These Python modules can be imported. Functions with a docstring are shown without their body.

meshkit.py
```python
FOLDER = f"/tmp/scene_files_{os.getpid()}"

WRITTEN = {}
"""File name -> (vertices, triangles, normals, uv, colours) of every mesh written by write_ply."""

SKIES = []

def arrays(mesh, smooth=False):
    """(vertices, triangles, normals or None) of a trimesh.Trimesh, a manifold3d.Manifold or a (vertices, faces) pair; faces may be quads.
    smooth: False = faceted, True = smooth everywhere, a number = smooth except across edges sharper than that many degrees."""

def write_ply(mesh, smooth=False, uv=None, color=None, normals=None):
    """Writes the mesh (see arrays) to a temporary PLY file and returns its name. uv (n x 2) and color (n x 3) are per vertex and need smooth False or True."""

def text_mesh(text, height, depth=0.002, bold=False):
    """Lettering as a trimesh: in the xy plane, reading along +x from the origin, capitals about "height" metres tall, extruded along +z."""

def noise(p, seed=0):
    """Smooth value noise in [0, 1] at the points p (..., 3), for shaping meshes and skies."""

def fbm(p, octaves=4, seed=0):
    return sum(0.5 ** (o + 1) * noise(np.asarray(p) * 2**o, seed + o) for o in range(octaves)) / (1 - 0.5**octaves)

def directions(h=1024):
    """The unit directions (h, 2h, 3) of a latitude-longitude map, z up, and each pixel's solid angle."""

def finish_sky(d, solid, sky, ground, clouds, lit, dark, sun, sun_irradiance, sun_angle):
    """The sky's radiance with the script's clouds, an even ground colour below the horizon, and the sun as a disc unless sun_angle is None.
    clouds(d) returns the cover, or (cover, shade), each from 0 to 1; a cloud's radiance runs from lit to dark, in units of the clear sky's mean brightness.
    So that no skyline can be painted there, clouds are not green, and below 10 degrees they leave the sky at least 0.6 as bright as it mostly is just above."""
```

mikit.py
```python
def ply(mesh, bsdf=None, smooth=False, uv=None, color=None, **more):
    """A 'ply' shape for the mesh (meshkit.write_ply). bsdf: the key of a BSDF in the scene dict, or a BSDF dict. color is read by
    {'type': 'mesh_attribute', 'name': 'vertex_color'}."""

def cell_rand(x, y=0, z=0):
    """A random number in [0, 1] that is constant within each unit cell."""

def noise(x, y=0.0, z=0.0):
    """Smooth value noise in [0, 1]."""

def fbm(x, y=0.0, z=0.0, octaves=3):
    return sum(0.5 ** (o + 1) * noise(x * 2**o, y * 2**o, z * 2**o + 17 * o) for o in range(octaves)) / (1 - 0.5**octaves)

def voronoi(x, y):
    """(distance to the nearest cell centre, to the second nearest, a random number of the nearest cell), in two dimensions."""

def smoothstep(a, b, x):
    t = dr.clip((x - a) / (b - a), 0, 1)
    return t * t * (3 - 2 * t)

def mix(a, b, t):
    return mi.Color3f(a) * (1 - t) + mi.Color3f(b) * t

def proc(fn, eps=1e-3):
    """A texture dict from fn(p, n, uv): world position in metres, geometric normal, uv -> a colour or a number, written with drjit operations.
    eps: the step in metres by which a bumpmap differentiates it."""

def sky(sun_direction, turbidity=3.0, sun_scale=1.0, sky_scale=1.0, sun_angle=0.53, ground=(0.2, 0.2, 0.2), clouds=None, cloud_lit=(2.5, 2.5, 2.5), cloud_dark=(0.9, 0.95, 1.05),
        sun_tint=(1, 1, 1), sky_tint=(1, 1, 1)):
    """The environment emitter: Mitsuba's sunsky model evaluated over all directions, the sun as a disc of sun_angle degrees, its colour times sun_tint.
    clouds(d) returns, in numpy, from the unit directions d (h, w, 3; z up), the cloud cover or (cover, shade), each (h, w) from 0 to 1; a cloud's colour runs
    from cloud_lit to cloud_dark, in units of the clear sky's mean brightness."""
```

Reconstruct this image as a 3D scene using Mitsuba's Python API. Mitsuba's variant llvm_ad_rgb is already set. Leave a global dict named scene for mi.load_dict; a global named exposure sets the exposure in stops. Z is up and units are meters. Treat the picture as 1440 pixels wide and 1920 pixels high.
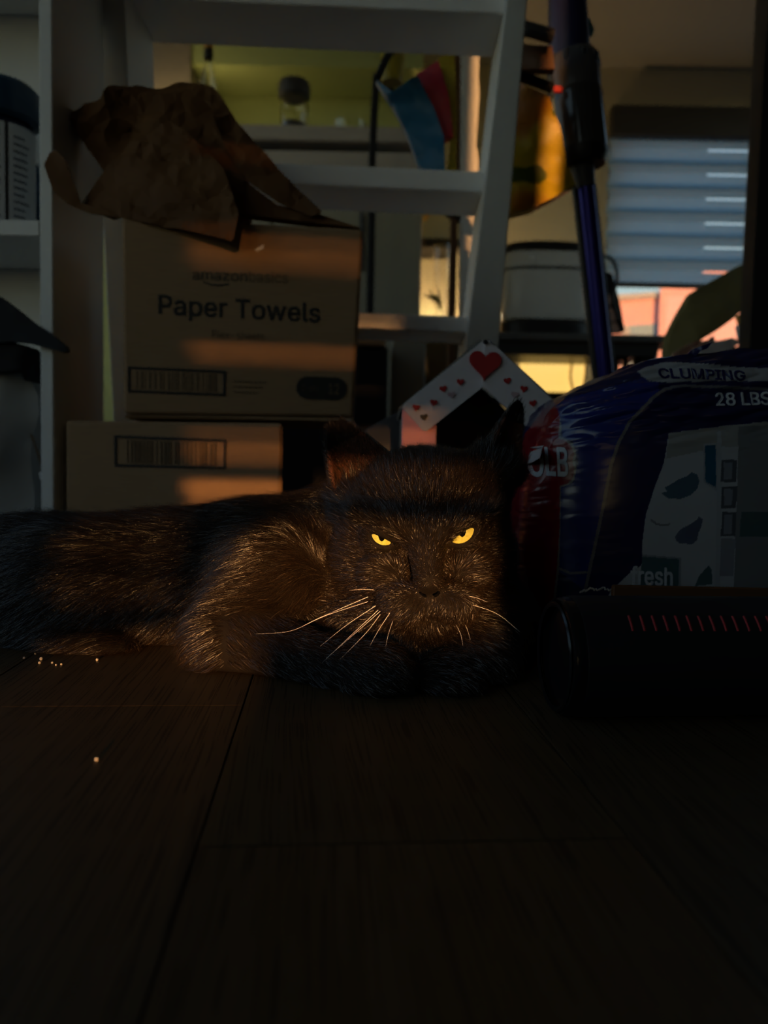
import math, random
import numpy as np, trimesh, mitsuba as mi, drjit as dr
import manifold3d as m3
import shapely
from shapely.geometry import Polygon, Point, LineString
from shapely import affinity
from scipy.spatial import Delaunay
from scipy.interpolate import RBFInterpolator, LinearNDInterpolator
import mikit, meshkit
from mikit import proc, noise, fbm, smoothstep, mix, cell_rand
T = mi.ScalarTransform4f
random.seed(7)
rng = np.random.default_rng(7)
scene, labels = {}, {}

# ------------------------------------------------------------------ camera, sky, exposure
F, CX, CY, EYE_H = 1441.0, 720.0, 960.0, 0.122
PITCH, ROLL = math.atan2(80.0, F), 0.02
exposure = 0.0
f_ = np.array([0, math.cos(PITCH), -math.sin(PITCH)])
u0 = np.array([0, math.sin(PITCH), math.cos(PITCH)])
r0 = np.array([1.0, 0, 0])
cam_up = u0 * math.cos(ROLL) - r0 * math.sin(ROLL)
cam_right = r0 * math.cos(ROLL) + u0 * math.sin(ROLL)
EYE = np.array([0, 0, EYE_H])
scene['camera'] = {'type': 'thinlens', 'fov': math.degrees(2 * math.atan(720 / F)), 'fov_axis': 'x',
                   'aperture_radius': 0.0017, 'focus_distance': 0.452, 'near_clip': 0.02, 'far_clip': 300.0,
                   'to_world': T().look_at(origin=EYE.tolist(), target=(EYE + f_).tolist(), up=cam_up.tolist())}
SUN_AZ, SUN_EL = math.radians(-3.0), math.radians(3.0)
sun_dir = [-math.sin(SUN_AZ) * math.cos(SUN_EL), -math.cos(SUN_AZ) * math.cos(SUN_EL), math.sin(SUN_EL)]
scene['sky'] = mikit.sky(sun_dir, turbidity=2.0, sun_scale=1.0, sky_scale=9.0, sun_angle=0.55, ground=(0.12, 0.11, 0.10),
                         sun_tint=(11.0, 14.0, 74.0), sky_tint=(1.12, 1.42, 1.85))


def P(px, py, d):
    """the point at depth y = d (metres in front of the lens) that the photograph shows at this pixel"""
    v = f_ + (px - CX) / F * cam_right + (CY - py) / F * cam_up
    return EYE + v * (d / v[1])


def ray(px, py):
    v = f_ + (px - CX) / F * cam_right + (CY - py) / F * cam_up
    return v / np.linalg.norm(v)


def on_floor(px, py):
    v = ray(px, py)
    return EYE + v * (-EYE_H / v[2])


# ------------------------------------------------------------------ materials
def pr(col, rough=0.5, **k):
    d = {'type': 'principled', 'base_color': {'type': 'rgb', 'value': list(col)} if not isinstance(col, dict) else col, 'roughness': rough, 'specular': 0.4}
    d.update(k)
    return {'type': 'twosided', 'bsdf': d}


def mat(name, *a, **k):
    scene['mat_' + name] = pr(*a, **k)


def M(name):
    return 'mat_' + name


VC = {'type': 'mesh_attribute', 'name': 'vertex_color'}
mat('white_paint', (0.62, 0.63, 0.62), 0.45)
mat('lit_tread', (0.84, 0.84, 0.83), 0.4)  # ladder white made lighter to put sky light into the treads
mat('white_wood', (0.66, 0.67, 0.66), 0.5)
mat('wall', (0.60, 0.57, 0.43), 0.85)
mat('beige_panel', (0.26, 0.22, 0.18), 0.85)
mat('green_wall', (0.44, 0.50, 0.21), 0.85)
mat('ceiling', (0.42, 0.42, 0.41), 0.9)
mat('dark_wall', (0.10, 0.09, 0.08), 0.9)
mat('black', (0.012, 0.012, 0.014), 0.45)
mat('black_soft', (0.010, 0.010, 0.011), 0.85)
mat('black_gloss', (0.008, 0.008, 0.009), 0.18)
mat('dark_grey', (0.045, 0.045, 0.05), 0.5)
mat('ink', (0.015, 0.013, 0.012), 0.7)
mat('ink_soft', (0.10, 0.065, 0.035), 0.8)
mat('jar_blue', (0.01, 0.035, 0.07), 0.35)
mat('jar_body', (0.012, 0.014, 0.03), 0.3)
mat('label_silver', (0.45, 0.46, 0.48), 0.4)
mat('label_print', (0.06, 0.07, 0.09), 0.5)
mat('sack', (0.33, 0.33, 0.32), 0.45)
mat('pink', (0.74, 0.33, 0.34), 0.7)
mat('card_white', (0.60, 0.55, 0.56), 0.7)
mat('red', (0.40, 0.02, 0.02), 0.6)
mat('red_faint', (0.45, 0.30, 0.32), 0.7)
mat('grey_card', (0.16, 0.155, 0.14), 0.8)
mat('cooker', (0.70, 0.71, 0.71), 0.3)
mat('table', (0.022, 0.021, 0.02), 0.6)
mat('table_edge', (0.10, 0.10, 0.10), 0.4)
mat('purple', (0.030, 0.025, 0.22), 0.35, metallic=0.6)
mat('vac_blue', (0.012, 0.012, 0.05), 0.4)
mat('vac_bin', (0.05, 0.05, 0.045), 0.15)
mat('vac_grey', (0.08, 0.08, 0.085), 0.35)
mat('teal', (0.02, 0.28, 0.32), 0.6)
mat('olive_cloth', (0.20, 0.17, 0.07), 0.9)
mat('brown_cloth', (0.12, 0.075, 0.02), 0.9)
mat('fringe', (0.42, 0.25, 0.20), 0.9)
mat('gold', (0.75, 0.45, 0.12), 0.5)
mat('pale', (0.70, 0.72, 0.75), 0.6)
mat('redbrown', (0.22, 0.05, 0.04), 0.6)
mat('bag_blue', (0.012, 0.11, 0.22), 0.5)
mat('bag_red', (0.42, 0.02, 0.04), 0.5)
mat('bag_yellow', (0.42, 0.32, 0.02), 0.5)
mat('bag_dark', (0.10, 0.04, 0.012), 0.6)
mat('cabinet', (0.30, 0.29, 0.23), 0.5)
mat('cabinet_top', (0.50, 0.46, 0.42), 0.4)
mat('olive_glass', (0.30, 0.24, 0.03), 0.25)
mat('orange_cap', (0.50, 0.22, 0.01), 0.4)
mat('salmon', (0.75, 0.43, 0.44), 0.9)
mat('bldg_window', (0.24, 0.36, 0.46), 0.5)
mat('bldg_trim', (0.42, 0.42, 0.44), 0.8)
mat('asphalt', (0.09, 0.09, 0.09), 0.9)
mat('leaf', (0.03, 0.05, 0.01), 0.7)
mat('added_sofa', (0.03, 0.03, 0.035), 0.9)
mat('iris', VC, 0.25, clearcoat=0.5)
mat('pupil', (0.004, 0.004, 0.004), 0.05)
mat('eyeball', (0.02, 0.012, 0.005), 0.2)
mat('cat_skin', VC, 0.75, specular=0.2)
mat('nose', (0.018, 0.012, 0.010), 0.5)
mat('fur', VC, 0.36, specular=0.75)
mat('whisker', (0.85, 0.82, 0.80), 0.3)
mat('litter_print', VC, 0.20, specular=0.55)
mat('litter_white', (0.42, 0.43, 0.44), 0.4)
mat('litter_navy', (0.012, 0.012, 0.06), 0.3)
mat('crumb', (0.75, 0.70, 0.62), 0.8)
mat('brass', (0.60, 0.40, 0.15), 0.3, metallic=0.8)
mat('foil', (0.75, 0.65, 0.55), 0.25, metallic=0.6)
scene['mat_glass'] = {'type': 'dielectric', 'int_ior': 1.5}
scene['mat_pane'] = {'type': 'thindielectric', 'int_ior': 1.5}
scene['mat_shade_cloth'] = {'type': 'principledthin', 'base_color': {'type': 'rgb', 'value': [0.44, 0.66, 0.84]}, 'roughness': 0.8, 'diff_trans': 1.2}


def card_fn(p, n, uv):
    g = fbm(p.x * 60, p.y * 60, p.z * 420, 2)
    b = fbm(p.x * 9, p.y * 9, p.z * 9, 3)
    return mix((0.255, 0.155, 0.08), (0.34, 0.22, 0.122), 0.5 * g + 0.5 * b)


mat('cardboard', proc(card_fn), 0.8, specular=0.15)


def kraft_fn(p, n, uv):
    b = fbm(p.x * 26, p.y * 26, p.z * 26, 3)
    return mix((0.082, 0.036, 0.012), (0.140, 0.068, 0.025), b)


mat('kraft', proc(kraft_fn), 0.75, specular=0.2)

PL_ANG = math.atan2(600 - 720, F)           # the boards run a little to the left of straight ahead
PL_DIR = np.array([math.sin(PL_ANG), math.cos(PL_ANG)])
PL_RIGHT = np.array([math.cos(PL_ANG), -math.sin(PL_ANG)])


def plank_fn(seed, a, b):
    def fn(p, n, uv):
        u = p.x * float(PL_RIGHT[0]) + p.y * float(PL_RIGHT[1])
        v = p.x * float(PL_DIR[0]) + p.y * float(PL_DIR[1])
        row = dr.floor((u + 20.0) / 0.143)
        w = u + 0.012 * noise(v * 5 + row * 7, u * 12, seed)
        fine = fbm(w * 700, v * 11 + row * 3, seed, 2)
        broad = fbm(w * 60, v * 2.2 + row * 5, seed + 3, 3)
        pore = smoothstep(0.60, 0.80, noise(w * 1900, v * 34, seed + 9))
        c = mix(a, b, 0.55 * broad + 0.45 * fine)
        return c * (1 - 0.5 * pore)
    return fn


for k_, (a, b) in enumerate((((0.050, 0.031, 0.012), (0.088, 0.056, 0.023)), ((0.046, 0.029, 0.012), (0.080, 0.053, 0.025)), ((0.055, 0.031, 0.011), (0.096, 0.056, 0.022)))):
    mat(f'plank{k_}', proc(plank_fn(k_ * 13.0, a, b)), 0.5, specular=0.3)


def orange_fn(p, n, uv):
    a = smoothstep(0.45, 0.6, fbm(p.x * 13, p.y * 13, p.z * 9, 3))
    b = smoothstep(0.66, 0.72, fbm(p.x * 21 + 5, p.y * 20, p.z * 20, 2))
    c = mix((0.42, 0.15, 0.008), (0.46, 0.33, 0.012), a)
    return c * (1 - b) + mi.Color3f(0.06, 0.09, 0.008) * b


mat('orange_print', proc(orange_fn), 0.45)


# ------------------------------------------------------------------ helpers
def key_of(k):
    if k not in scene and k not in labels:
        return k
    n = 1
    while f'{k}_{n:03d}' in scene or f'{k}_{n:03d}' in labels:
        n += 1
    return f'{k}_{n:03d}'


def thing(name, label, cat, group=None, kind=None):
    k = key_of(name)
    labels[k] = {'label': label, 'category': cat}
    if group:
        labels[k]['group'] = group
    if kind:
        labels[k]['kind'] = kind
    return k


def struct(name, mesh, m, smooth=False):
    k = key_of(name)
    scene[k] = mikit.ply(mesh, M(m), smooth)
    labels[k] = {'kind': 'structure'}
    return k


def obj(name, mesh, m, parent=None, smooth=30, label=None, kind=None, **kw):
    k = parent + '__' + name if parent else name
    if k in scene:
        n = 1
        while f'{k}_{n:03d}' in scene:
            n += 1
        k = f'{k}_{n:03d}'
    if isinstance(mesh, dict):
        scene[k] = mesh
    else:
        scene[k] = mikit.ply(mesh, M(m) if m else None, smooth, **kw)
    if label:
        labels.setdefault(k, {})['label'] = label
    if kind:
        labels.setdefault(k, {})['kind'] = kind
    return k


def cat_mesh(ms):
    return trimesh.util.concatenate(ms)


def hull(points, r=0.0):
    """rounded convex hull of the points"""
    pts = np.asarray(points, float)
    if r > 0:
        o = np.array([[1, 0, 0], [-1, 0, 0], [0, 1, 0], [0, -1, 0], [0, 0, 1], [0, 0, -1]], float)
        o = np.vstack([o, np.array([[a, b, c] for a in (-1, 1) for b in (-1, 1) for c in (-1, 1)]) / math.sqrt(3)]) * r
        c = pts.mean(0)
        inn = pts + (c - pts) / np.maximum(np.linalg.norm(c - pts, axis=1, keepdims=True), 1e-9) * r * 1.6
        pts = (inn[:, None] + o[None]).reshape(-1, 3)
    return trimesh.convex.convex_hull(pts)


def bx(x0, x1, y0, y1, z0, z1, b=0.0):
    """axis-aligned box with chamfered edges"""
    if b <= 0:
        return trimesh.creation.box(bounds=[[x0, y0, z0], [x1, y1, z1]])
    pts = []
    for x, sx in ((x0, 1), (x1, -1)):
        for y, sy in ((y0, 1), (y1, -1)):
            for z, sz in ((z0, 1), (z1, -1)):
                pts += [(x, y + sy * b, z + sz * b), (x + sx * b, y, z + sz * b), (x + sx * b, y + sy * b, z)]
    return trimesh.convex.convex_hull(np.array(pts))


def prism(poly, d, thick):
    """polygon of (x, z) in the upright plane y = d, given thickness backwards"""
    if not isinstance(poly, Polygon):
        poly = Polygon(poly)
    m = trimesh.creation.extrude_polygon(poly.buffer(0), thick, engine='earcut')
    v = m.vertices
    m.vertices = np.stack([v[:, 0], d + v[:, 2], v[:, 1]], 1)
    m.invert()
    return m


def pxz(pts, d):
    return [tuple(P(x, y, d)[[0, 2]]) for x, y in pts]


def tube(pts, r, sides=10, caps=True):
    pts = np.asarray(pts, float)
    n = len(pts)
    r = np.broadcast_to(r, (n,))
    t = np.gradient(pts, axis=0)
    t /= np.linalg.norm(t, axis=1, keepdims=True) + 1e-12
    a = np.cross(t[0], [0.31, 0.2, 0.93])
    rows = []
    for i in range(n):
        a = a - t[i] * np.dot(a, t[i])
        a /= np.linalg.norm(a) + 1e-12
        b = np.cross(t[i], a)
        ang = np.arange(sides) * 2 * math.pi / sides
        rows.append(pts[i] + r[i] * (np.cos(ang)[:, None] * a + np.sin(ang)[:, None] * b))
    v = np.vstack(rows)
    f = []
    for i in range(n - 1):
        for j in range(sides):
            k = (j + 1) % sides
            f += [[i * sides + j, i * sides + k, (i + 1) * sides + k], [i * sides + j, (i + 1) * sides + k, (i + 1) * sides + j]]
    if caps:
        v = np.vstack([v, pts[0], pts[-1]])
        for j in range(sides):
            k = (j + 1) % sides
            f += [[n * sides, k, j], [n * sides + 1, (n - 1) * sides + j, (n - 1) * sides + k]]
    return trimesh.Trimesh(v, f, process=False)


def curve(pts, n=24):
    """Catmull-Rom through the points"""
    p = np.asarray(pts, float)
    p = np.vstack([2 * p[0] - p[1], p, 2 * p[-1] - p[-2]])
    out = []
    segs = len(p) - 3
    per = max(2, n // segs)
    for i in range(segs):
        a, b, c, d = p[i:i + 4]
        for t in np.linspace(0, 1, per, endpoint=False):
            out.append(0.5 * (2 * b + (c - a) * t + (2 * a - 5 * b + 4 * c - d) * t * t + (3 * b - a - 3 * c + d) * t ** 3))
    out.append(p[-2])
    return np.array(out)


def lathe(profile, base, axis=(0, 0, 1), sides=40, squash=None):
    """profile of (radius, height) turned about the axis; squash = (exponent, ax, ay) makes it a rounded rectangle"""
    pr_ = np.asarray(profile, float)
    ang = np.arange(sides) * 2 * math.pi / sides
    c, s = np.cos(ang), np.sin(ang)
    if squash:
        e, ax, ay = squash
        c, s = np.sign(c) * np.abs(c) ** e * ax, np.sign(s) * np.abs(s) ** e * ay
    v = np.stack([pr_[:, None, 0] * c, pr_[:, None, 0] * s, np.broadcast_to(pr_[:, None, 1], (len(pr_), sides))], -1).reshape(-1, 3)
    f = []
    for i in range(len(pr_) - 1):
        for j in range(sides):
            k = (j + 1) % sides
            f += [[i * sides + j, i * sides + k, (i + 1) * sides + k], [i * sides + j, (i + 1) * sides + k, (i + 1) * sides + j]]
    m = trimesh.Trimesh(v, f, process=False)
    z = np.asarray(axis, float) / np.linalg.norm(axis)
    x = np.cross([0, 1, 0.0] if abs(z[1]) < .9 else [0, 0, 1.0], z)
    x /= np.linalg.norm(x)
    R = np.eye(4)
    R[:3, 0], R[:3, 1], R[:3, 2], R[:3, 3] = x, np.cross(z, x), z, base
    m.apply_transform(R)
    return m


def sheet(pts, thick=0.002, crumple=0.0, freq=20.0, step=None, seed=0, sharp=False, extra=(), facet=False):
    """crumpled cloth or paper: outline points (px, py, depth); the surface goes through them and the extra points"""
    a = np.asarray(pts, float)
    poly = Polygon(a[:, :2]).buffer(0)
    x0, y0, x1, y1 = poly.bounds
    step = step or max(x1 - x0, y1 - y0) / 40
    ring = np.array([poly.exterior.interpolate(t).coords[0] for t in np.arange(0, poly.exterior.length, step * 0.8)])
    gx, gy = np.meshgrid(np.arange(x0, x1, step), np.arange(y0, y1, step))
    g = np.stack([gx.ravel(), gy.ravel()], 1)
    if facet:
        g = g + np.random.default_rng(seed).uniform(-.42, .42, g.shape) * step
    inner = poly.buffer(-step * 0.45)
    g = g[shapely.contains_xy(inner, g[:, 0], g[:, 1])]
    q = np.vstack([ring, g])
    tri = Delaunay(q).simplices
    cen = q[tri].mean(1)
    tri = tri[shapely.contains_xy(poly, cen[:, 0], cen[:, 1])]
    ctrl = np.vstack([a] + ([np.asarray(extra, float)] if len(extra) else []))
    d = RBFInterpolator(ctrl[:, :2], ctrl[:, 2], kernel='linear', smoothing=1e-6)(q)
    p = np.array([P(x, y, z) for (x, y), z in zip(q, d)])
    nz = meshkit.fbm(p * freq, 3, seed) - 0.5
    if sharp:
        nz = np.abs(meshkit.fbm(p * freq, 2, seed) - 0.5) * 1.6 - 0.25
    p[:, 1] += nz * 2 * crumple
    p[:, 2] += (meshkit.noise(p * freq * 0.7 + 9, seed + 5) - 0.5) * crumple * 0.8
    back = p + [0, thick, 0]
    n = len(p)
    e = np.sort(np.vstack([tri[:, [0, 1]], tri[:, [1, 2]], tri[:, [2, 0]]]), axis=1)
    uq, cnt = np.unique(e, axis=0, return_counts=True)
    bd = uq[cnt == 1]
    side = np.vstack([np.stack([bd[:, 0], bd[:, 1], bd[:, 1] + n], 1), np.stack([bd[:, 0], bd[:, 1] + n, bd[:, 0] + n], 1)])
    return trimesh.Trimesh(np.vstack([p, back]), np.vstack([tri, tri[:, ::-1] + n, side]), process=False)


def plane_hit(px, py, o, n):
    v = ray(px, py)
    return EYE + v * (np.dot(o - EYE, n) / np.dot(v, n))


def lettering(text, o, n, left, right, cap_px, depth=0.0006, bold=False):
    """text on the plane (o, n): baseline from pixel left to pixel right, capitals cap_px pixels tall"""
    m = meshkit.text_mesh(text, 1.0, 0.1, bold)
    b = m.bounds
    A, B = plane_hit(*left, o, n), plane_hit(*right, o, n)
    C = plane_hit(left[0], left[1] - cap_px, o, n)
    ux, uy = (B - A) / (b[1, 0] - b[0, 0]), C - A
    nn = np.cross(ux, uy)
    nn /= np.linalg.norm(nn)
    v = m.vertices
    m.vertices = A + (v[:, :1] - b[0, 0]) * ux + v[:, 1:2] * uy + v[:, 2:3] / 0.1 * depth * nn
    return m


def patch(px_poly, o, n, depth=0.0006):
    """flat printed shape on the plane (o, n)"""
    poly = px_poly if isinstance(px_poly, Polygon) else Polygon(px_poly)
    m = trimesh.creation.extrude_polygon(poly, 1.0, engine='earcut')
    nn = n if np.dot(n, EYE - o) > 0 else -n
    v = m.vertices
    m.vertices = np.array([plane_hit(x, y, o, n) + nn * depth * h for x, y, h in v])
    m.fix_normals()
    return m


def heart(cx, cy, s, rot=0.0):
    t = np.linspace(0, 2 * math.pi, 40, endpoint=False)
    x = 16 * np.sin(t) ** 3
    y = 13 * np.cos(t) - 5 * np.cos(2 * t) - 2 * np.cos(3 * t) - np.cos(4 * t)
    p = affinity.rotate(Polygon(np.stack([x, -y], 1) / 17 * s), rot, origin=(0, 0))
    return affinity.translate(p, cx, cy)


# ------------------------------------------------------------------ the room
XL, XR, YF, YB, ZC = -1.9, 2.3, -2.0, 4.2, 2.27
# floor: slab and boards
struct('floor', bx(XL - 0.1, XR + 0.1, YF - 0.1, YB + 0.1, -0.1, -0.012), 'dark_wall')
pw, plen, gap = 0.143, 1.25, 0.0009
plank_mesh = bx(gap / 2, pw - gap / 2, gap / 2, plen - gap / 2, -0.012, 0.0, 0.0001)
plank_ply = [mikit.ply(plank_mesh, M(f'plank{i}'), False) for i in range(3)]
a_ = on_floor(447, 1350)[:2]
u_seam = float(np.dot(a_, PL_RIGHT))
u_base = u_seam
joint = {0: float(np.dot(on_floor(700, 1581)[:2], PL_DIR)), -1: float(np.dot(on_floor(230, 1324)[:2], PL_DIR)), 1: float(np.dot(on_floor(1180, 1581)[:2], PL_DIR)) + 0.7}
Rpl = np.eye(4)
Rpl[:2, 0], Rpl[:2, 1] = PL_RIGHT, PL_DIR
for row in range(-13, 17):
    j0 = joint.get(row, random.random() * plen)
    for i in range(-3, 5):
        v0 = j0 + i * plen
        c = (u_base + (row + 0.5) * pw) * PL_RIGHT + (v0 + plen / 2) * PL_DIR
        if not (XL + 0.05 < c[0] < XR - 0.05 and -1.4 < c[1] < YB + 0.2):
            continue
        o = (u_base + row * pw) * PL_RIGHT + v0 * PL_DIR
        m = Rpl.copy()
        m[:2, 3] = o
        k = obj('plank', {**plank_ply[random.randrange(3)], 'to_world': T(m)}, None, 'floor')

struct('ceiling', bx(XL - 0.1, XR + 0.1, YF - 0.1, YB + 0.1, ZC, ZC + 0.1), 'ceiling')
ky0, ky1, kz0, kz1 = 0.7, 3.25, 0.55, 2.2      # kitchen window added in the unseen left wall for fill light
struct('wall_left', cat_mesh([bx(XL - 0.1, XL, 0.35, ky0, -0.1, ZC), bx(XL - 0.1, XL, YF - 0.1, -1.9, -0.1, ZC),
                              bx(XL - 0.1, XL, -1.9, 0.35, -0.1, 0.45), bx(XL - 0.1, XL, -1.9, 0.35, 2.2, ZC), bx(XL - 0.1, XL, ky1, YB + 0.1, -0.1, ZC),  # opening nearer the camera, also added for sky fill
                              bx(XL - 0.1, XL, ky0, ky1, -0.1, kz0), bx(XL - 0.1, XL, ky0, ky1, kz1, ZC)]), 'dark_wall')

# back wall with the window
wx0, wx1 = P(1138, 400, YB)[0], P(1432, 400, YB)[0]
wz0, wz1 = 0.45, P(1280, 208, YB)[2]
kx = P(872, 300, YB)[0]
struct('wall_back', cat_mesh([bx(XL, wx0, YB, YB + 0.12, -0.1, ZC), bx(wx1, XR, YB, YB + 0.12, -0.1, ZC),
                              bx(wx0, wx1, YB, YB + 0.12, wz1, ZC), bx(wx0, wx1, YB, YB + 0.12, -0.1, wz0)]), 'wall')
w1 = 'window_1'
labels[w1] = {'kind': 'structure', 'label': 'window in the far wall with a half lowered grey pleated shade'}
fw = 0.03
obj('frame', cat_mesh([bx(wx0, wx0 + fw, YB + 0.04, YB + 0.08, wz0, wz1), bx(wx1 - fw, wx1, YB + 0.04, YB + 0.08, wz0, wz1),
                       bx(wx0 + fw, wx1 - fw, YB + 0.04, YB + 0.08, wz1 - fw, wz1), bx(wx0 + fw, wx1 - fw, YB + 0.04, YB + 0.08, wz0, wz0 + fw)]), 'dark_grey', w1)
obj('pane', bx(wx0 + fw, wx1 - fw, YB + 0.058, YB + 0.0582, wz0 + fw, wz1 - fw), 'pane', w1)
obj('sill', bx(wx0 - 0.02, wx1 + 0.02, YB - 0.05, YB + 0.04, wz0 - 0.03, wz0 - 0.002, 0.004), 'white_paint', w1)

# side window added far back on the right, out of view, for fill light
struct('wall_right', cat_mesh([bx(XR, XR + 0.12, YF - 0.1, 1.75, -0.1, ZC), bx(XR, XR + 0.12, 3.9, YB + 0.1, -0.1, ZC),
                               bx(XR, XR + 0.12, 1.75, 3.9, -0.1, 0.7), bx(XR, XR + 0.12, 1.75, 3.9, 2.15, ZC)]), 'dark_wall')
# front wall behind the camera: a narrow low window whose crooked blind lets the low sun in through gaps, and a wide one added for sky fill
gx0, gx1, gz1 = -0.082, 0.197, 1.05
fx0, fx1, fz0, fz1 = -1.89, -1.03, 0.4, 2.2
hole = Polygon([(gx0, 0.125), (0.06, 0.125), (0.062, 0.158), (gx1, 0.158), (gx1, gz1), (gx0, gz1)])
wall = shapely.box(XL, -0.1, XR, ZC).difference(hole).difference(shapely.box(fx0, fz0, fx1, fz1)).difference(shapely.box(0.456, 0.75, 0.478, 2.1))  # narrow upright slot added to throw sun on the white post
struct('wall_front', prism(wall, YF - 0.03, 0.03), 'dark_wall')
w2 = 'window_2'
labels[w2] = {'kind': 'structure', 'label': 'narrow window behind the viewer with a crooked slatted blind'}
gaps = [(0.244, 0.254), (0.2915, 0.2950), (0.312, 0.3135), (0.4175, 0.4200), (0.5272, 0.5290), (0.5455, 0.5470), (0.66, 0.661)]
low = [(gx0 - .02, 0.131), (gx0, 0.132), (0.005, 0.146), (0.035, 0.204), (0.07, 0.219), (gx1 + .02, 0.219)]
tops = [0.244] + [g[0] for g in gaps[1:]] + [gz1]
bots = [None] + [g[1] for g in gaps]
for b_, t_ in zip(bots, tops):
    lo_ = low if b_ is None else [(gx0 - .02, b_), (gx1 + .02, b_)]
    if b_ is None:
        pg = Polygon(low + [(gx1 + .02, t_), (gx0 - .02, t_)])
        for za in (0.172, 0.198, 0.2215):
            pg = pg.difference(shapely.box(gx0, za, -0.004, za + .0036))
        obj('slat', prism(pg, YF + 0.002, 0.004), 'dark_grey', w2, smooth=False)
        continue
    obj('slat', prism(Polygon(lo_ + [(gx1 + .02, t_), (gx0 - .02, t_)]), YF + 0.002, 0.004), 'dark_grey', w2, smooth=False)
w3 = 'window_3'
labels[w3] = {'kind': 'structure', 'label': 'wide unseen window behind the viewer, added for sky fill'}
obj('mullion', bx((fx0 + fx1) / 2 - .02, (fx0 + fx1) / 2 + .02, YF - .025, YF - .005, fz0, fz1), 'white_paint', w3)

# ------------------------------------------------------------------ pleated shade in the far window
sh = thing('pleated_shade', 'grey blue pleated window shade lowered over the far window', 'window shade')
dS = YB - 0.02
xs0, xs1, xs_gap = P(1137, 400, dS)[0], P(1428, 400, dS)[0], P(1318, 400, dS)[0]
obj('head_rail', bx(xs0, xs1, dS - 0.05, dS + 0.02, P(1280, 262, dS)[2], P(1280, 206, dS)[2], 0.006), 'dark_grey', sh)


def facet(x0, x1, za, ya, zb, yb, cols=6, cut=None):
    xs = np.linspace(x0, x1, cols + 1)
    v, f = [], []
    for x in xs:
        v += [(x, ya, za), (x, yb, zb)]
    for i in range(cols):
        f += [[2 * i, 2 * i + 1, 2 * i + 3], [2 * i, 2 * i + 3, 2 * i + 2]]
    return trimesh.Trimesh(np.array(v), f, process=False)


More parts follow.
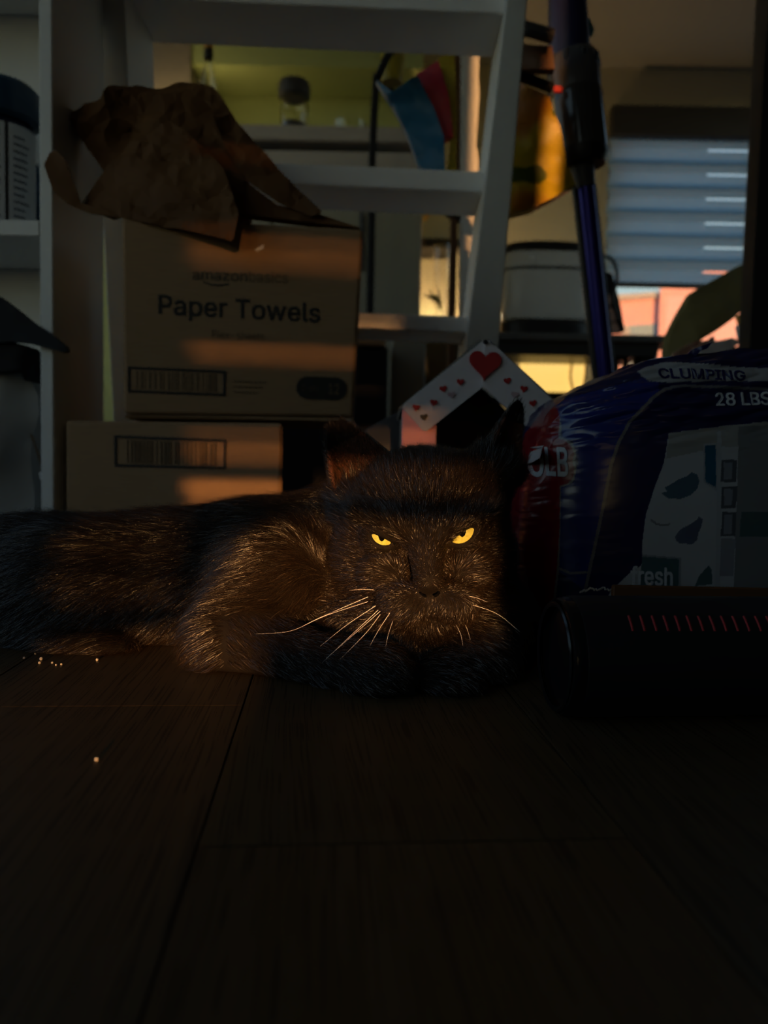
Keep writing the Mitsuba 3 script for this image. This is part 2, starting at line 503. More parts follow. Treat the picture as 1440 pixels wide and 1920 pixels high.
ys_ = [262] + [307 + 45.3 * i for i in range(6)]
for i in range(len(ys_) - 1):
    za, zb = P(1280, ys_[i], dS)[2], P(1280, ys_[i + 1], dS)[2]
    zm = za + (zb - za) * 0.5
    up = facet(xs0, xs1, za, dS, zm, dS - 0.035)
    lo = cat_mesh([facet(xs0, xs_gap, zm, dS - 0.035, zb, dS), facet(xs_gap, xs1, zm - 0.009, dS - 0.031, zb, dS)])
    zo = (za - zb) * .17
    ov = facet(xs0, xs1, za + zo, dS + .012, za - zo * .4, dS + .012)
    pk = obj('pleat', cat_mesh([up, lo, ov]), 'shade_cloth', sh, smooth=False)
obj('bottom_rail', bx(xs0, xs1, dS - 0.02, dS + 0.005, P(1280, 541, dS)[2], P(1280, ys_[-1] - 1, dS)[2], 0.003), 'dark_grey', sh)

# ------------------------------------------------------------------ outside: street and sunlit house fronts
struct('ground', bx(-60, 60, YB + 0.2, 120, -3.2, -3.0), 'asphalt')
hb = thing('apartment_house', 'sunlit salmon apartment house seen through the far window', 'building')
yaw = math.radians(24)
ob = P(1238, 600, 36)


def facade(u, w_, z):
    """u along the front (right is nearer), w_ behind it"""
    return np.array([ob[0] + u * math.cos(yaw) + w_ * math.sin(yaw), ob[1] - u * math.sin(yaw) + w_ * math.cos(yaw), z])


def fbox(u0_, u1_, w0, w1, z0, z1):
    c = [facade(a, b, z) for a in (u0_, u1_) for b in (w0, w1) for z in (z0, z1)]
    return trimesh.convex.convex_hull(np.array(c))


ztop = P(1200, 558, 36)[2]
obj('wall', cat_mesh([fbox(-12, 0, 0, 8, -3, ztop), fbox(0, 9, -0.6, 8, -3, ztop + 0.9)]), 'salmon', hb, smooth=False)
obj('roof', fbox(-12, 0, -0.2, 8, ztop, ztop + 0.25), 'bldg_trim', hb, smooth=False)
zw1, zw0 = P(1200, 606, 36)[2], P(1200, 640, 36)[2]
for u in (-1.35, -4.0, -6.6):
    w = obj('window', fbox(u, u + 1.25, -0.02, 0.1, 4.3, zw1), 'bldg_window', hb, smooth=False)
    obj('window_trim', fbox(u - 0.32, u, -0.05, 0.1, 4.3, zw1), 'bldg_trim', hb, smooth=False)
for u in (-1.35, -4.0, -6.6):
    obj('window', fbox(u, u + 1.25, -0.02, 0.1, 0.6, 3.2), 'bldg_window', hb, smooth=False)

# ------------------------------------------------------------------ the far part of the room
# tall cabinet with things on top
dc = 2.8
cab = thing('kitchen_cabinet', 'pale kitchen cabinet with a counter top behind the ladder', 'cabinet')
cx0, cx1 = P(330, 400, dc)[0], P(790, 450, dc)[0]
z_top = P(560, 238, dc)[2]
obj('carcass', bx(cx0, cx1, dc + 0.02, dc + 0.5, 0, P(560, 285, dc)[2], 0.003), 'cabinet', cab)
obj('counter_top', bx(cx0 - 0.01, P(775, 400, dc)[0], dc - 0.02, dc + 0.52, P(560, 268, dc)[2], z_top, 0.006), 'cabinet_top', cab)
obj('rail', bx(cx0, cx1, dc - 0.005, dc + 0.02, P(560, 315, dc)[2], P(560, 283, dc)[2], 0.003), 'cabinet_top', cab)
xm = P(692, 450, dc)[0]
zd1 = P(600, 318, dc)[2]
for a, b in ((cx0, cx0 + 0.34), (cx0 + 0.35, xm - 0.005), (xm + 0.005, cx1)):
    dk = obj('door', bx(a, b, dc, dc + 0.018, 0.1, zd1, 0.004), 'cabinet', cab)
obj('handle', bx(xm - 0.035, xm - 0.02, dc - 0.025, dc, zd1 - 0.35, zd1 - 0.15, 0.003), 'dark_grey', cab + '__door_001')
# partition beside it: green painted wall with beige side
kd = 3.35
struct('wall_kitchen', bx(XL, P(790, 100, kd)[0], kd, kd + 0.08, 0, ZC), 'green_wall')
obj('soffit', bx(XL + .001, P(790, 100, kd)[0], kd - 0.25, kd, P(560, 124, kd - 0.25)[2], ZC), 'green_wall', 'wall_kitchen', smooth=False)
obj('side_panel', bx(P(270, 100, kd - 0.26)[0], P(357, 100, kd - 0.26)[0], kd - 0.26, kd, 0.5, ZC), 'beige_panel', 'wall_kitchen', smooth=False)
post_d = 2.2
dp = thing('white_post', 'notched white upright post beside the rainbow coloured bag', 'post')
post_poly = [(864, 60), (900, 60), (897, 150), (899, 175), (893, 270), (897, 300), (895, 660), (864, 660)]  # right edge of the outline is stepped
obj('board', prism(pxz(post_poly, post_d), post_d, 0.05), 'white_wood', dp)
obj('dark_edge', bx(P(852, 200, post_d)[0], P(864, 200, post_d)[0] - 0.001, post_d + 0.005, post_d + 0.05, 0, P(860, 60, post_d)[2]), 'bag_dark', dp)
obj('board', bx(P(866, 700, post_d)[0], P(893, 700, post_d)[0], post_d + 0.004, post_d + 0.046, 0, P(864, 660, post_d)[2]), 'white_wood', dp)


def glass_lathe(outer, wall):
    o = np.array(outer)
    i = o[::-1].copy()
    i[:, 0] = np.maximum(i[:, 0] - wall, 0.0005)
    i[-1, 1] += wall * 2
    return np.vstack([[0.0002, o[0, 1]], o, i, [0.0002, i[-1, 1]]])


# bottle with yellow cap
bd = 2.95
s = bd / F
b0 = P(390, 237, bd)
b0[2] = z_top
bt = thing('clear_bottle', 'clear glass bottle with an orange cap on the counter', 'bottle')
hb_ = P(390, 98, bd)[2] - z_top
obj('body', lathe(glass_lathe([(18 * s, 0), (19 * s, 0.01), (19 * s, hb_ * 0.52), (16 * s, hb_ * 0.66), (9 * s, hb_ * 0.82), (7 * s, hb_ * 0.9), (7 * s, hb_)], 0.003), b0), 'glass', bt, smooth=50)
obj('neck_band', lathe([(8.2 * s, hb_ * 0.92), (8.2 * s, hb_ * 1.03)], b0, sides=24), 'black', bt)
obj('cap', lathe([(0.0001, hb_ * 1.16), (7 * s, hb_ * 1.15), (8 * s, hb_ * 1.1), (8 * s, hb_ * 1.03), (0.0001, hb_ * 1.03)], b0, sides=24), 'orange_cap', bt)
# lamp on the counter, behind the paper bag
cl = thing('counter_lamp', 'small warm lamp on the counter behind the kraft paper bag', 'lamp')
q0 = P(322, 205, 3.02)
q0[2] = z_top
k = obj('shade', lathe([(0.05, 0.05), (0.068, 0.05), (0.05, 0.145), (0.0001, 0.145)], q0, sides=32), 'pale', cl)
scene[k]['emitter'] = {'type': 'area', 'radiance': {'type': 'rgb', 'value': [8.0, 6.0, 2.6]}}
obj('foot', lathe([(0.0001, 0.018), (0.05, 0.014), (0.052, 0), (0.0001, 0)], q0, sides=32), 'dark_grey', cl)
obj('stem', tube([q0 + [0, 0, .016], q0 + [0, 0, .048]], .007), 'dark_grey', cl)
# preserving jar
jd = 2.95
j0 = P(551, 237, jd)
j0[2] = z_top
jr = thing('glass_jar', 'clear glass jar with a dark lid on the counter', 'jar')
hj = P(551, 186, jd)[2] - z_top
obj('body', lathe(glass_lathe([(24 * s, 0), (26 * s, 0.008), (26 * s, hj * 0.85), (22 * s, hj)], 0.003), j0), 'glass', jr, smooth=50)
obj('lid', lathe([(0.0001, hj * 1.38), (26 * s, hj * 1.36), (29 * s, hj * 1.28), (29 * s, hj * 1.05), (25 * s, hj), (0.0001, hj)], j0), 'dark_grey', jr)
obj('contents', lathe([(0.0001, 0.012), (20 * s, 0.012), (20 * s, hj * 0.45), (0.0001, hj * 0.5)], j0), 'dark_grey', jr)
# low glass bowl
g0 = P(655, 237, jd)
g0[2] = z_top
gb = thing('glass_bowl', 'low clear glass bowl beside the jar on the counter', 'bowl')
obj('body', lathe(glass_lathe([(26 * s, 0), (30 * s, 0.01), (33 * s, 0.075)], 0.003), g0), 'glass', gb, smooth=50)
# thin dark stand
st = thing('dark_stand', 'thin dark upright stand between the bowl and the rainbow bag', 'stand')
obj('pole', tube([P(697, 420, 2.5), P(698, 300, 2.5), P(701, 225, 2.5), P(706, 140, 2.5)], 0.012), 'black_soft', st)
obj('hook', tube(curve([P(706, 145, 2.5), P(722, 152, 2.5), P(735, 175, 2.5)], 8), 0.012), 'black_soft', st)
obj('base', lathe([(0.0001, 0.02), (0.09, 0.018), (0.1, 0), (0.0001, 0)], [P(697, 420, 2.5)[0], 2.5, 0.0]), 'black_soft', st)
obj('pole', tube([[P(697, 420, 2.5)[0], 2.5, 0.01], P(697, 420, 2.5)], 0.012), 'black_soft', st)
# yellow jar hanging beyond
yj = thing('yellow_tin', 'small yellow tin above the rainbow coloured bag', 'tin')
y0 = P(735, 156, 2.44)
obj('body', lathe([(0.0001, 0), (0.032, 0.0), (0.034, 0.004), (0.034, 0.07), (0.0001, 0.07)], y0), 'olive_glass', yj)
obj('lid', lathe([(0.0001, 0.088), (0.034, 0.086), (0.037, 0.08), (0.037, 0.068), (0.0001, 0.068)], y0), 'olive_glass', yj)

# rainbow coloured bag: three panels
rb = thing('rainbow_bag', 'shopping bag with blue, red and yellow panels hanging behind the ladder', 'bag')
rd = 1.34
obj('blue_panel', sheet([(704, 148, rd), (735, 170, rd - .03), (765, 150, rd - .04), (783, 140, rd - .02), (812, 200, rd - .03), (833, 255, rd - .03), (834, 318, rd - .01), (800, 330, rd), (782, 300, rd), (762, 245, rd), (735, 195, rd)], 0.02, 0.008, 18, seed=3), 'bag_blue', rb)
obj('red_panel', sheet([(781, 140, rd + .01), (822, 112, rd), (842, 180, rd), (850, 255, rd + .01), (832, 262, rd + .01), (808, 195, rd + .01)], 0.02, 0.006, 18, seed=4), 'bag_red', rb)
obj('yellow_panel', sheet([(820, 112, rd + .02), (852, 92, rd + .02), (856, 200, rd + .02), (855, 325, rd + .02), (838, 330, rd + .02), (846, 250, rd + .02)], 0.02, 0.006, 18, seed=5), 'bag_yellow', rb)
obj('strap', tube(curve([P(706, 150, rd), P(735, 95, rd + .02), P(790, 60, rd + .03), P(850, 70, rd), P(925, 95, rd - .065)], 16), 0.006), 'black_soft', rb)

# orange and yellow bag to the right of the ladder
og = thing('orange_bag', 'orange and yellow printed bag hanging between the ladder and the vacuum cleaner', 'bag')
od = 1.40
obj('body', sheet([(962, 150, od), (985, 160, od - .03), (1030, 178, od - .04), (1050, 230, od - .02), (1062, 300, od), (1080, 345, od + .01), (1040, 372, od), (1000, 394, od), (955, 406, od), (925, 400, od + .01), (915, 300, od), (935, 200, od)], 0.03, 0.02, 12, seed=8), 'orange_print', og)
obj('rim', sheet([(965, 80, od), (1035, 88, od - .02), (1040, 130, od - .02), (965, 128, od)], 0.02, 0.006, 14, seed=9), 'bag_dark', og)
obj('strap', tube([P(935, 128, od - .10), P(990, 148, od - .06), P(1035, 165, od - .05)], 0.009), 'black_soft', og)
obj('strap', tube([P(950, 44, od - .05), P(990, 55, od - .06), P(1035, 68, od - .05)], 0.012), 'dark_grey', og)

# white table appliance on a dark table
td = 3.05
tz = P(1050, 629, td)[2]
tb = thing('dark_table', 'dark table carrying the white bread machine', 'table')
tx0, tx1 = P(905, 620, td)[0], P(1262, 640, td)[0]
tx2 = P(1230, 640, td)[0]
obj('table_top', bx(tx0, tx1, td - 0.05, td + 0.6, tz - 0.028, tz, 0.004), 'table_edge', tb)
obj('apron', bx(tx0 + 0.01, tx2, td - 0.03, td - 0.01, P(1000, 666, td)[2], tz - 0.029), 'table', tb)
for lx in (tx0 + 0.03, tx2 - 0.05):
    for ly in (td - 0.005, td + 0.52):
        obj('leg', bx(lx, lx + 0.05, ly, ly + 0.05, 0.0, tz - 0.029, 0.003), 'table', tb)
# dark board with two slots under the right end of the table
xa, xb_ = P(1128, 690, td)[0], P(1228, 690, td)[0]
slots = [(1166, 672, 1174, 704), (1184, 664, 1193, 699)]
board = shapely.box(xa, 0.02, xb_, tz - 0.03)
for sl in slots:
    a, b = P(sl[0], sl[1], td), P(sl[2], sl[3], td)
    board = board.difference(shapely.box(a[0], b[2], b[0], a[2]))
obj('side_board', prism(board, td + 0.035, 0.015), 'table', tb, smooth=False)

ck = thing('bread_machine', 'white rounded bread machine with a black lid on the dark table', 'kitchen appliance')
c0 = P(1018, 598, td + 0.17)
c0[2] = tz
w_ = (P(1106, 520, td)[0] - P(930, 520, td)[0]) / 2
hc = P(1018, 462, td)[2] - P(1018, 600, td)[2]
c0[2] = P(1018, 600, td)[2]
sq = (0.55, 1.0, 0.75)
obj('body', lathe([(0.0001, 0.012), (w_ * 0.92, 0.012), (w_ * 0.985, 0.03), (w_, hc * 0.4), (w_ * 0.99, hc * 0.73)], c0, sides=56, squash=sq), 'cooker', ck)
obj('collar', lathe([(w_ * 0.985, hc * 0.735), (w_ * 0.985, hc * 0.765)], c0, sides=56, squash=sq), 'dark_grey', ck)
obj('top_band', lathe([(w_ * 0.99, hc * 0.77), (w_ * 0.975, hc * 0.98), (w_ * 0.95, hc * 1.0)], c0, sides=56, squash=sq), 'cooker', ck)
obj('lid', lathe([(w_ * 1.0, hc * 0.99), (w_ * 1.01, hc * 1.04), (w_ * 0.95, hc * 1.11), (w_ * 0.6, hc * 1.17), (0.0001, hc * 1.19)], c0, sides=56, squash=sq), 'black', ck)
obj('base', lathe([(w_ * 0.95, 0.014), (w_ * 1.02, 0.0), (w_ * 1.04, tz - c0[2] + .001), (0.0001, tz - c0[2] + .001)], c0, sides=56, squash=sq), 'black', ck)
obj('badge', lathe([(0.0001, 0.004), (0.008, 0.003), (0.009, 0)], P(998, 483, td - 0.07), axis=(0, -1, 0.0), sides=20), 'pale', ck)
obj('cord', tube(curve([P(1130, 478, td + .05), P(1150, 490, td + .03), P(1157, 520, td + .02), P(1150, 560, td + .02), P(1160, 600, td + .05)], 20), 0.007), 'black', ck)

bp = thing('dark_backpack', 'dark bag with pale patches on the table behind the vacuum tube', 'bag')
obj('body', sheet([(1128, 505, td + .12), (1148, 512, td + .08), (1160, 560, td + .08), (1172, 622, td + .1), (1120, 624, td + .12), (1118, 560, td + .12)], 0.06, 0.012, 14, seed=12), 'black_soft', bp)
for (x, y, h) in ((1139, 560, 11), (1147, 590, 14), (1154, 615, 10)):
    e = [(x + 6 * math.cos(t) + 0.3 * h * math.sin(t), y + h * math.sin(t)) for t in np.linspace(0, 6.2, 14)]
    obj('patch', prism(pxz(e, td + .06), td + .06, 0.02), 'fringe', bp)

# yellow box given its own glow, under the table
ld = 3.74
lp = thing('glowing_box', 'glowing yellow box with wire hoops under the dark table', 'lamp')
lx0, lx1, lz0, lz1 = P(984, 700, ld)[0], P(1100, 700, ld)[0], P(1050, 735, ld)[2], P(1050, 650, ld)[2]
k = obj('shade', bx(lx0, lx1, ld, ld + 0.16, lz0, lz1, 0.012), 'pale', lp, smooth=False)
scene[k]['emitter'] = {'type': 'area', 'radiance': {'type': 'rgb', 'value': [1.05, 0.66, 0.16]}}
obj('hoop', tube(curve([P(1078, 668, ld - .012), P(1071, 690, ld - .016), P(1070, 712, ld - .016), P(1077, 738, ld - .012)], 14), 0.006), 'brass', lp)
obj('hoop', tube(curve([P(1099, 668, ld - .012), P(1098, 700, ld - .016), P(1094, 722, ld - .016), P(1086, 738, ld - .012)], 14), 0.006), 'brass', lp)
obj('base', bx(lx0 - 0.01, lx1 + 0.01, ld - 0.01, ld + 0.17, lz0 - 0.02, lz0 - 0.002, 0.003), 'dark_grey', lp)
obj('stem', tube([[(lx0 + lx1) / 2, ld + 0.08, 0.0], [(lx0 + lx1) / 2, ld + 0.08, lz0 - 0.01]], 0.03), 'dark_grey', lp)

# small lamp behind the lowest tread of the ladder lights the wall
sl_ = thing('small_lamp', 'small warm lamp hidden behind the lowest ladder tread by the glass vase', 'lamp')
q = P(812, 612, 3.98)
k = obj('bulb', trimesh.creation.icosphere(3, 0.034), 'pale', sl_, smooth=True)
scene[k]['to_world'] = T().translate(q.tolist())
scene[k]['emitter'] = {'type': 'area', 'radiance': {'type': 'rgb', 'value': [185.0, 113.0, 48.0]}}
obj('socket', lathe([(0.012, -0.075), (0.016, -0.07), (0.016, -0.024), (0.0001, -0.022)], q, sides=20), 'dark_grey', sl_)
obj('foot', lathe([(0.0001, -0.078), (0.04, -0.078), (0.045, -0.082), (0.0001, -0.082)], q, sides=24), 'dark_grey', sl_)
sb = thing('side_board', 'low dark sideboard carrying the glass vase and small lamp', 'sideboard')
obj('body', bx(P(770, 640, 3.7)[0], P(905, 640, 3.7)[0], 3.68, 4.1, 0.0, q[2] - 0.0825, 0.004), 'table', sb)
# glass vase with a dry sprig
vz = thing('glass_vase', 'slender glass vase holding a dry sprig before the lit wall', 'vase')
v0 = P(829, 545, 3.78)
sv = 3.8 / F
v0[2] = q[2] - 0.082
hv = P(829, 462, 3.8)[2] - v0[2]
obj('body', lathe(glass_lathe([(14 * sv, 0), (11 * sv, hv * .2), (9 * sv, hv * .45), (12 * sv, hv * .55), (17 * sv, hv * .8), (17 * sv, hv)], 0.003), v0), 'glass', vz, smooth=50)
for i in range(6):
    a = rng.uniform(-1, 1, 2)
    obj('sprig', tube(curve([P(826, 580, 3.76), P(822 + 4 * a[0], 565, 3.74), P(812 + 16 * a[0], 548 + 8 * a[1], 3.74)], 8), 0.004, 6), 'leaf', vz)
ws = thing('wall_shelf', 'dark wall shelf above the glass vase', 'shelf')
obj('board', bx(P(785, 460, 4.0)[0], P(860, 460, 4.0)[0], 3.98, 4.195, P(820, 466, 4.0)[2], P(820, 449, 4.0)[2], 0.003), 'black_soft', ws)
oh = thing('orange_ladle', 'small orange handled ladle hanging above the wall shelf', 'tool')
obj('handle', tube([P(806, 388, 4.188), P(801, 400, 4.188), P(797, 413, 4.188)], [0.016, 0.013, 0.010]), 'gold', oh)
dh = thing('dark_pan', 'dark rounded pan hanging behind the white post', 'pan')
obj('body', prism(pxz([(828, 380), (866, 380), (866, 412), (852, 408), (838, 397)], 2.2), 2.2, 0.04), 'black_soft', dh)
# dark crates low behind the ladder
cr = thing('dark_crate', 'dark storage crate with a brown rim behind the paper towel box', 'crate')
obj('body', bx(P(500, 700, 1.9)[0], P(727, 700, 1.9)[0], 1.9, 2.2, 0.0, P(700, 652, 1.9)[2], 0.004), 'black_soft', cr)  # widened leftward to darken the gap behind the boxes
obj('rim', bx(P(498, 700, 1.88)[0], P(722, 700, 1.88)[0], 1.885, 2.21, P(700, 650, 1.9)[2], P(700, 638, 1.9)[2], 0.003), 'cardboard', cr)
cb = thing('low_cupboard', 'pale upright cupboard front below the lowest ladder tread', 'panel')
obj('board', bx(P(733, 700, 2.0)[0], P(797, 700, 2.0)[0], 2.0, 2.03, 0, P(760, 636, 2.0)[2], 0.003), 'cabinet', cb)
obj('knob', trimesh.creation.icosphere(2, 0.008), 'pale', cb)
scene[cb + '__knob']['to_world'] = T().translate(P(727, 633, 2.075).tolist())

# chair with olive throw, right
chd = 2.2
ch = thing('draped_chair', 'chair draped with an olive cloth in front of the far window', 'chair')
obj('throw', sheet([(1256, 632, chd), (1276, 585, chd), (1301, 545, chd), (1330, 526, chd + .02), (1378, 500, chd + .03), (1418, 486, chd + .04), (1420, 560, chd), (1372, 600, chd - .04), (1310, 640, chd - .05), (1266, 668, chd - .03), (1254, 690, chd - .02), (1252, 660, chd - .01)], 0.05, 0.016, 14, seed=21), 'olive_cloth', ch)
obj('fringe', sheet([(1252, 692, chd - .05), (1266, 664, chd - .06), (1302, 640, chd - .07), (1342, 632, chd - .06), (1340, 652, chd - .06), (1300, 668, chd - .06), (1260, 700, chd - .05)], 0.02, 0.02, 60, seed=22, step=2.0), 'fringe', ch)
obj('seat', sheet([(1262, 700, chd - .1), (1285, 676, chd - .1), (1330, 664, chd - .1), (1415, 640, chd - .08), (1470, 640, chd - .05), (1470, 720, chd - .1), (1262, 720, chd - .1)], 0.3, 0.01, 12, seed=23), 'brown_cloth', ch)
for (x, dy) in ((1262, 0), (1400, 0), (1262, .22), (1400, .22)):
    p = P(x, 700, chd - .05)
    obj('leg', bx(p[0] - .018, p[0] + .018, chd - .05 + dy, chd - .014 + dy, 0, p[2], .003), 'table', ch)
gw = thing('white_ornament', 'white and gold ornament hanging at the right of the draped chair', 'ornament')
obj('gold_part', sheet([(1384, 590, 2.14), (1396, 583, 2.14), (1410, 605, 2.14), (1409, 620, 2.14), (1390, 612, 2.14)], 0.02, 0.006, 40, seed=31, step=2), 'gold', gw)
obj('white_part', sheet([(1384, 610, 2.13), (1396, 608, 2.13), (1408, 622, 2.13), (1404, 638, 2.13), (1388, 632, 2.13)], 0.02, 0.006, 40, seed=32, step=2), 'pale', gw)
obj('cord', tube([P(1396, 584, 2.15), P(1405, 520, 2.19)], 0.003), 'black', gw)
bd_ = thing('pale_cushion', 'pale fringed cushion on the seat of the draped chair', 'cushion')
obj('body', sheet([(1300, 668, 2.075), (1340, 640, 2.075), (1372, 632, 2.075), (1392, 640, 2.075), (1372, 654, 2.075), (1332, 668, 2.075)], 0.02, 0.006, 30, seed=33, step=2), 'card_white', bd_)
pf = thing('picture_frame', 'red brown framed board at the right edge of the far window', 'frame')
obj('board', bx(P(1404, 450, 2.6)[0], P(1420, 450, 2.6)[0], 2.6, 2.64, 0.0, P(1410, 405, 2.6)[2], .003), 'redbrown', pf)
obj('edge', bx(P(1413, 450, 2.59)[0], P(1419, 450, 2.59)[0], 2.585, 2.598, P(1410, 488, 2.59)[2], P(1410, 415, 2.59)[2], .002), 'gold', pf)  # gold strip puts the lit edge of the board into colour
dk_ = thing('dark_cupboard', 'tall black cupboard at the right edge beside the litter bag', 'cupboard')
obj('body', hull([P(1432, 130, 1.3), P(1424, 300, 1.3), P(1418, 480, 1.3), P(1406, 645, 1.3), P(1406, 1000, 1.3) * [1, 1, 0],
                  P(1432, 130, 1.3) + [.35, 0, .75], P(1432, 130, 1.3) + [.35, .3, .75], P(1432, 130, 1.3) + [0.12, .3, .75], P(1432, 130, 1.3) + [0.03, 0, .75],
                  P(1406, 1000, 1.3) * [1, 1, 0] + [.4, 0, 0], P(1406, 1000, 1.3) * [1, 1, 0] + [.4, .3, 0], P(1406, 1000, 1.3) * [1, 1, 0] + [.1, .3, 0]]), 'black_soft', dk_)
so = thing('unseen_sofa', 'dark low sofa out of view, put in to shade the litter bag', 'added_sofa')  # unseen, added to keep light off the litter bag
obj('seat', bx(0.80, 1.5, -1.5, 0.9, 0.0, 0.30, 0.04), 'added_sofa', so)
obj('armrest', bx(0.80, 0.98, -1.5, 0.9, 0.305, 0.36, 0.03), 'added_sofa', so)

# ------------------------------------------------------------------ ladder
la = thing('ladder', 'white wooden ladder leaning behind the cardboard boxes', 'ladder')
DL = 1.15


def dl(y):        # the ladder leans towards the viewer at the top
    return 1.15 + 0.16 * (y - 50) / 560


def rail_mesh(line_l, line_r, depth):
    (xa, ya), (xb, yb) = line_l
    (xc, yc), (xd, yd) = line_r
    c = [P(xa, ya, dl(ya)), P(xc, yc, dl(yc)), P(xb, yb, dl(yb)), P(xd, yd, dl(yd))]
    c = np.array(c + [p + [0, depth, 0] for p in c])
    return hull(c, 0.003)


def extend(l, y0, y1):
    (xa, ya), (xb, yb) = l
    return [(xa + (xb - xa) * (y - ya) / (yb - ya), y) for y in (y0, y1)]


obj('rail', rail_mesh(extend([(942, 90), (877, 640)], -250, 985), extend([(985, 0), (932, 640)], -250, 985), 0.13), 'white_wood', la)
obj('rail', rail_mesh(extend([(174, 0), (208, 640)], -250, 985), extend([(231, 0), (258, 640)], -250, 985), 0.13), 'white_wood', la)
for (ya, yb, yl, xl, xr) in ((-16, 9, 90, 238, 948), (312, 345, 385, 240, 908), (585, 609, 640, 245, 882)):
    y = yb
    d = dl(y)
    A, B = P(xl, ya - 0.022 * 300, d), P(xr, ya + (4 if ya > 0 else 4), d)
    th = (yb - ya) * d / F
    zt = (P(560, ya, d)[2] + 0.0)
    L, R = P(xl, yb, d), P(xr, yb, d)
    tilt = 0.012
    pts = []
    for xx, zz in ((L[0], tilt / 2), (R[0], -tilt / 2)):
        for dy in (0.0, 0.115):
            for dz in (0.0, th):
                pts.append([xx, d + dy, P(590, yb, d)[2] + zz + dz])
    obj('tread', hull(pts, 0.002), 'lit_tread', la)

# ------------------------------------------------------------------ cardboard boxes
pt = thing('cardboard_box', 'cardboard box printed Paper Towels, top box of the stack', 'box')
TL, TR, BR, BL = P(228, 407, .925), P(681, 430, .955), P(662, 781, .975), P(231, 774, .945)
back = np.array([-.04, 1.0, 0]) * 0.2
zb = min(BL[2], BR[2])
zb = (BL[2] + BR[2]) / 2
obj('body', hull([TL, TR, BR, BL, TL + back, TR + back, BR + back, BL + back], 0.004), 'cardboard', pt)
n1 = np.cross(TR - TL, BL - TL)
n1 /= np.linalg.norm(n1)
o1 = (TL + TR + BL + BR) / 4
if np.dot(n1, EYE - o1) < 0:
    n1 = -n1
o1 = o1 + n1 * 0.0012
obj('lettering', lettering('Paper Towels', o1, n1, (297, 588), (600, 604), 35, bold=True), 'ink', pt, smooth=False, label='large black lettering Paper Towels')
obj('lettering', lettering('amazon', o1, n1, (361, 524), (463, 528), 20), 'ink', pt, smooth=False, label='small black lettering')
obj('lettering', lettering('basics', o1, n1, (467, 528), (540, 531), 20), 'ink_soft', pt, smooth=False, label='small brown lettering')
sm = LineString([(382, 529), (396, 534), (412, 535), (428, 533)]).buffer(1.6)
obj('print_mark', patch(sm, o1, n1), 'ink', pt, smooth=False)
obj('lettering', lettering('Flex-sheets', o1, n1, (398, 634), (496, 639), 15), 'ink_soft', pt, smooth=False)
frame_ = Polygon([(240, 687), (424, 695), (423, 743), (240, 736)], [[(245, 692), (419, 700), (418, 738), (245, 731)]])
obj('barcode_frame', patch(frame_, o1, n1), 'ink', pt, smooth=False)


def bars(x0, x1, ya, yb, slope, o, n, parent):
    x = x0
    while x < x1 - 2:
        w = random.choice((1.5, 2.5, 4.0))
        y = (x - x0) * slope
        obj('barcode_bar', patch([(x, ya + y), (x + w, ya + y), (x + w, yb + y), (x, yb + y)], o, n, 0.0005), 'ink_soft', parent, smooth=False)
        x += w + random.choice((2.5, 3.5, 6.0))


bars(256, 410, 695, 729, 0.042, o1, n1, pt)
pill = LineString([(577, 727), (629, 729)]).buffer(21.5)
obj('print_pill', patch(pill, o1, n1), 'ink', pt, smooth=False)
obj('lettering', lettering('12', o1 + n1 * .0007, n1, (616, 738), (636, 739), 19, bold=True), 'ink_soft', pt, smooth=False)
obj('lettering', lettering('2-ply', o1 + n1 * .0007, n1, (566, 732), (598, 733), 11), 'ink_soft', pt, smooth=False)
for i, y in enumerate((714, 724, 734)):
    obj('print_line', patch([(438, y), (500 - 8 * i, y + 2), (500 - 8 * i, y + 4), (438, y + 2)], o1, n1), 'ink_soft', pt, smooth=False)
obj('tape_scrap', patch([(478, 468), (494, 458), (495, 466), (482, 472)], o1, n1, 0.001), 'pale', pt, smooth=False, label='small white scrap of tape')
obj('bottom_flap', hull([BL + [0.004, 0.0, -0.002], BR + [0, 0.004, -0.002], BL + back, BR + back, BL + [0, 0.004, -0.006], BR + [0, 0.004, -0.006], BL + back - [0, 0, .006], BR + back - [0, 0, .006]]), 'cardboard', pt)

lb = thing('cardboard_box', 'plain cardboard box with a barcode panel, under the paper towel box', 'box')
l0, l1 = P(122, 772, .94), P(530, 785, .915)
zt2 = BL[2] - 0.012
bk = np.array([-.045, .27, 0])
cs = []
for p in (l0, l1, l0 + bk, l1 + bk):
    cs += [[p[0], p[1], 0.001], [p[0], p[1], zt2 if p is not l1 else zt2]]
obj('body', hull(cs, 0.004), 'cardboard', lb)
o2, n2 = (l0 + l1) / 2, np.cross(l1 - l0, [0, 0, 1.0])
n2[2] = 0
n2 /= np.linalg.norm(n2)
if np.dot(n2, EYE - o2) < 0:
    n2 = -n2
o2 = o2 + n2 * 0.0006
frame2 = Polygon([(214, 816), (425, 824), (424, 880), (215, 875)], [[(219, 821), (420, 829), (419, 875), (219, 870)]])
obj('barcode_frame', patch(frame2, o2, n2), 'ink', lb, smooth=False)
bars(238, 405, 825, 868, 0.035, o2, n2, lb)

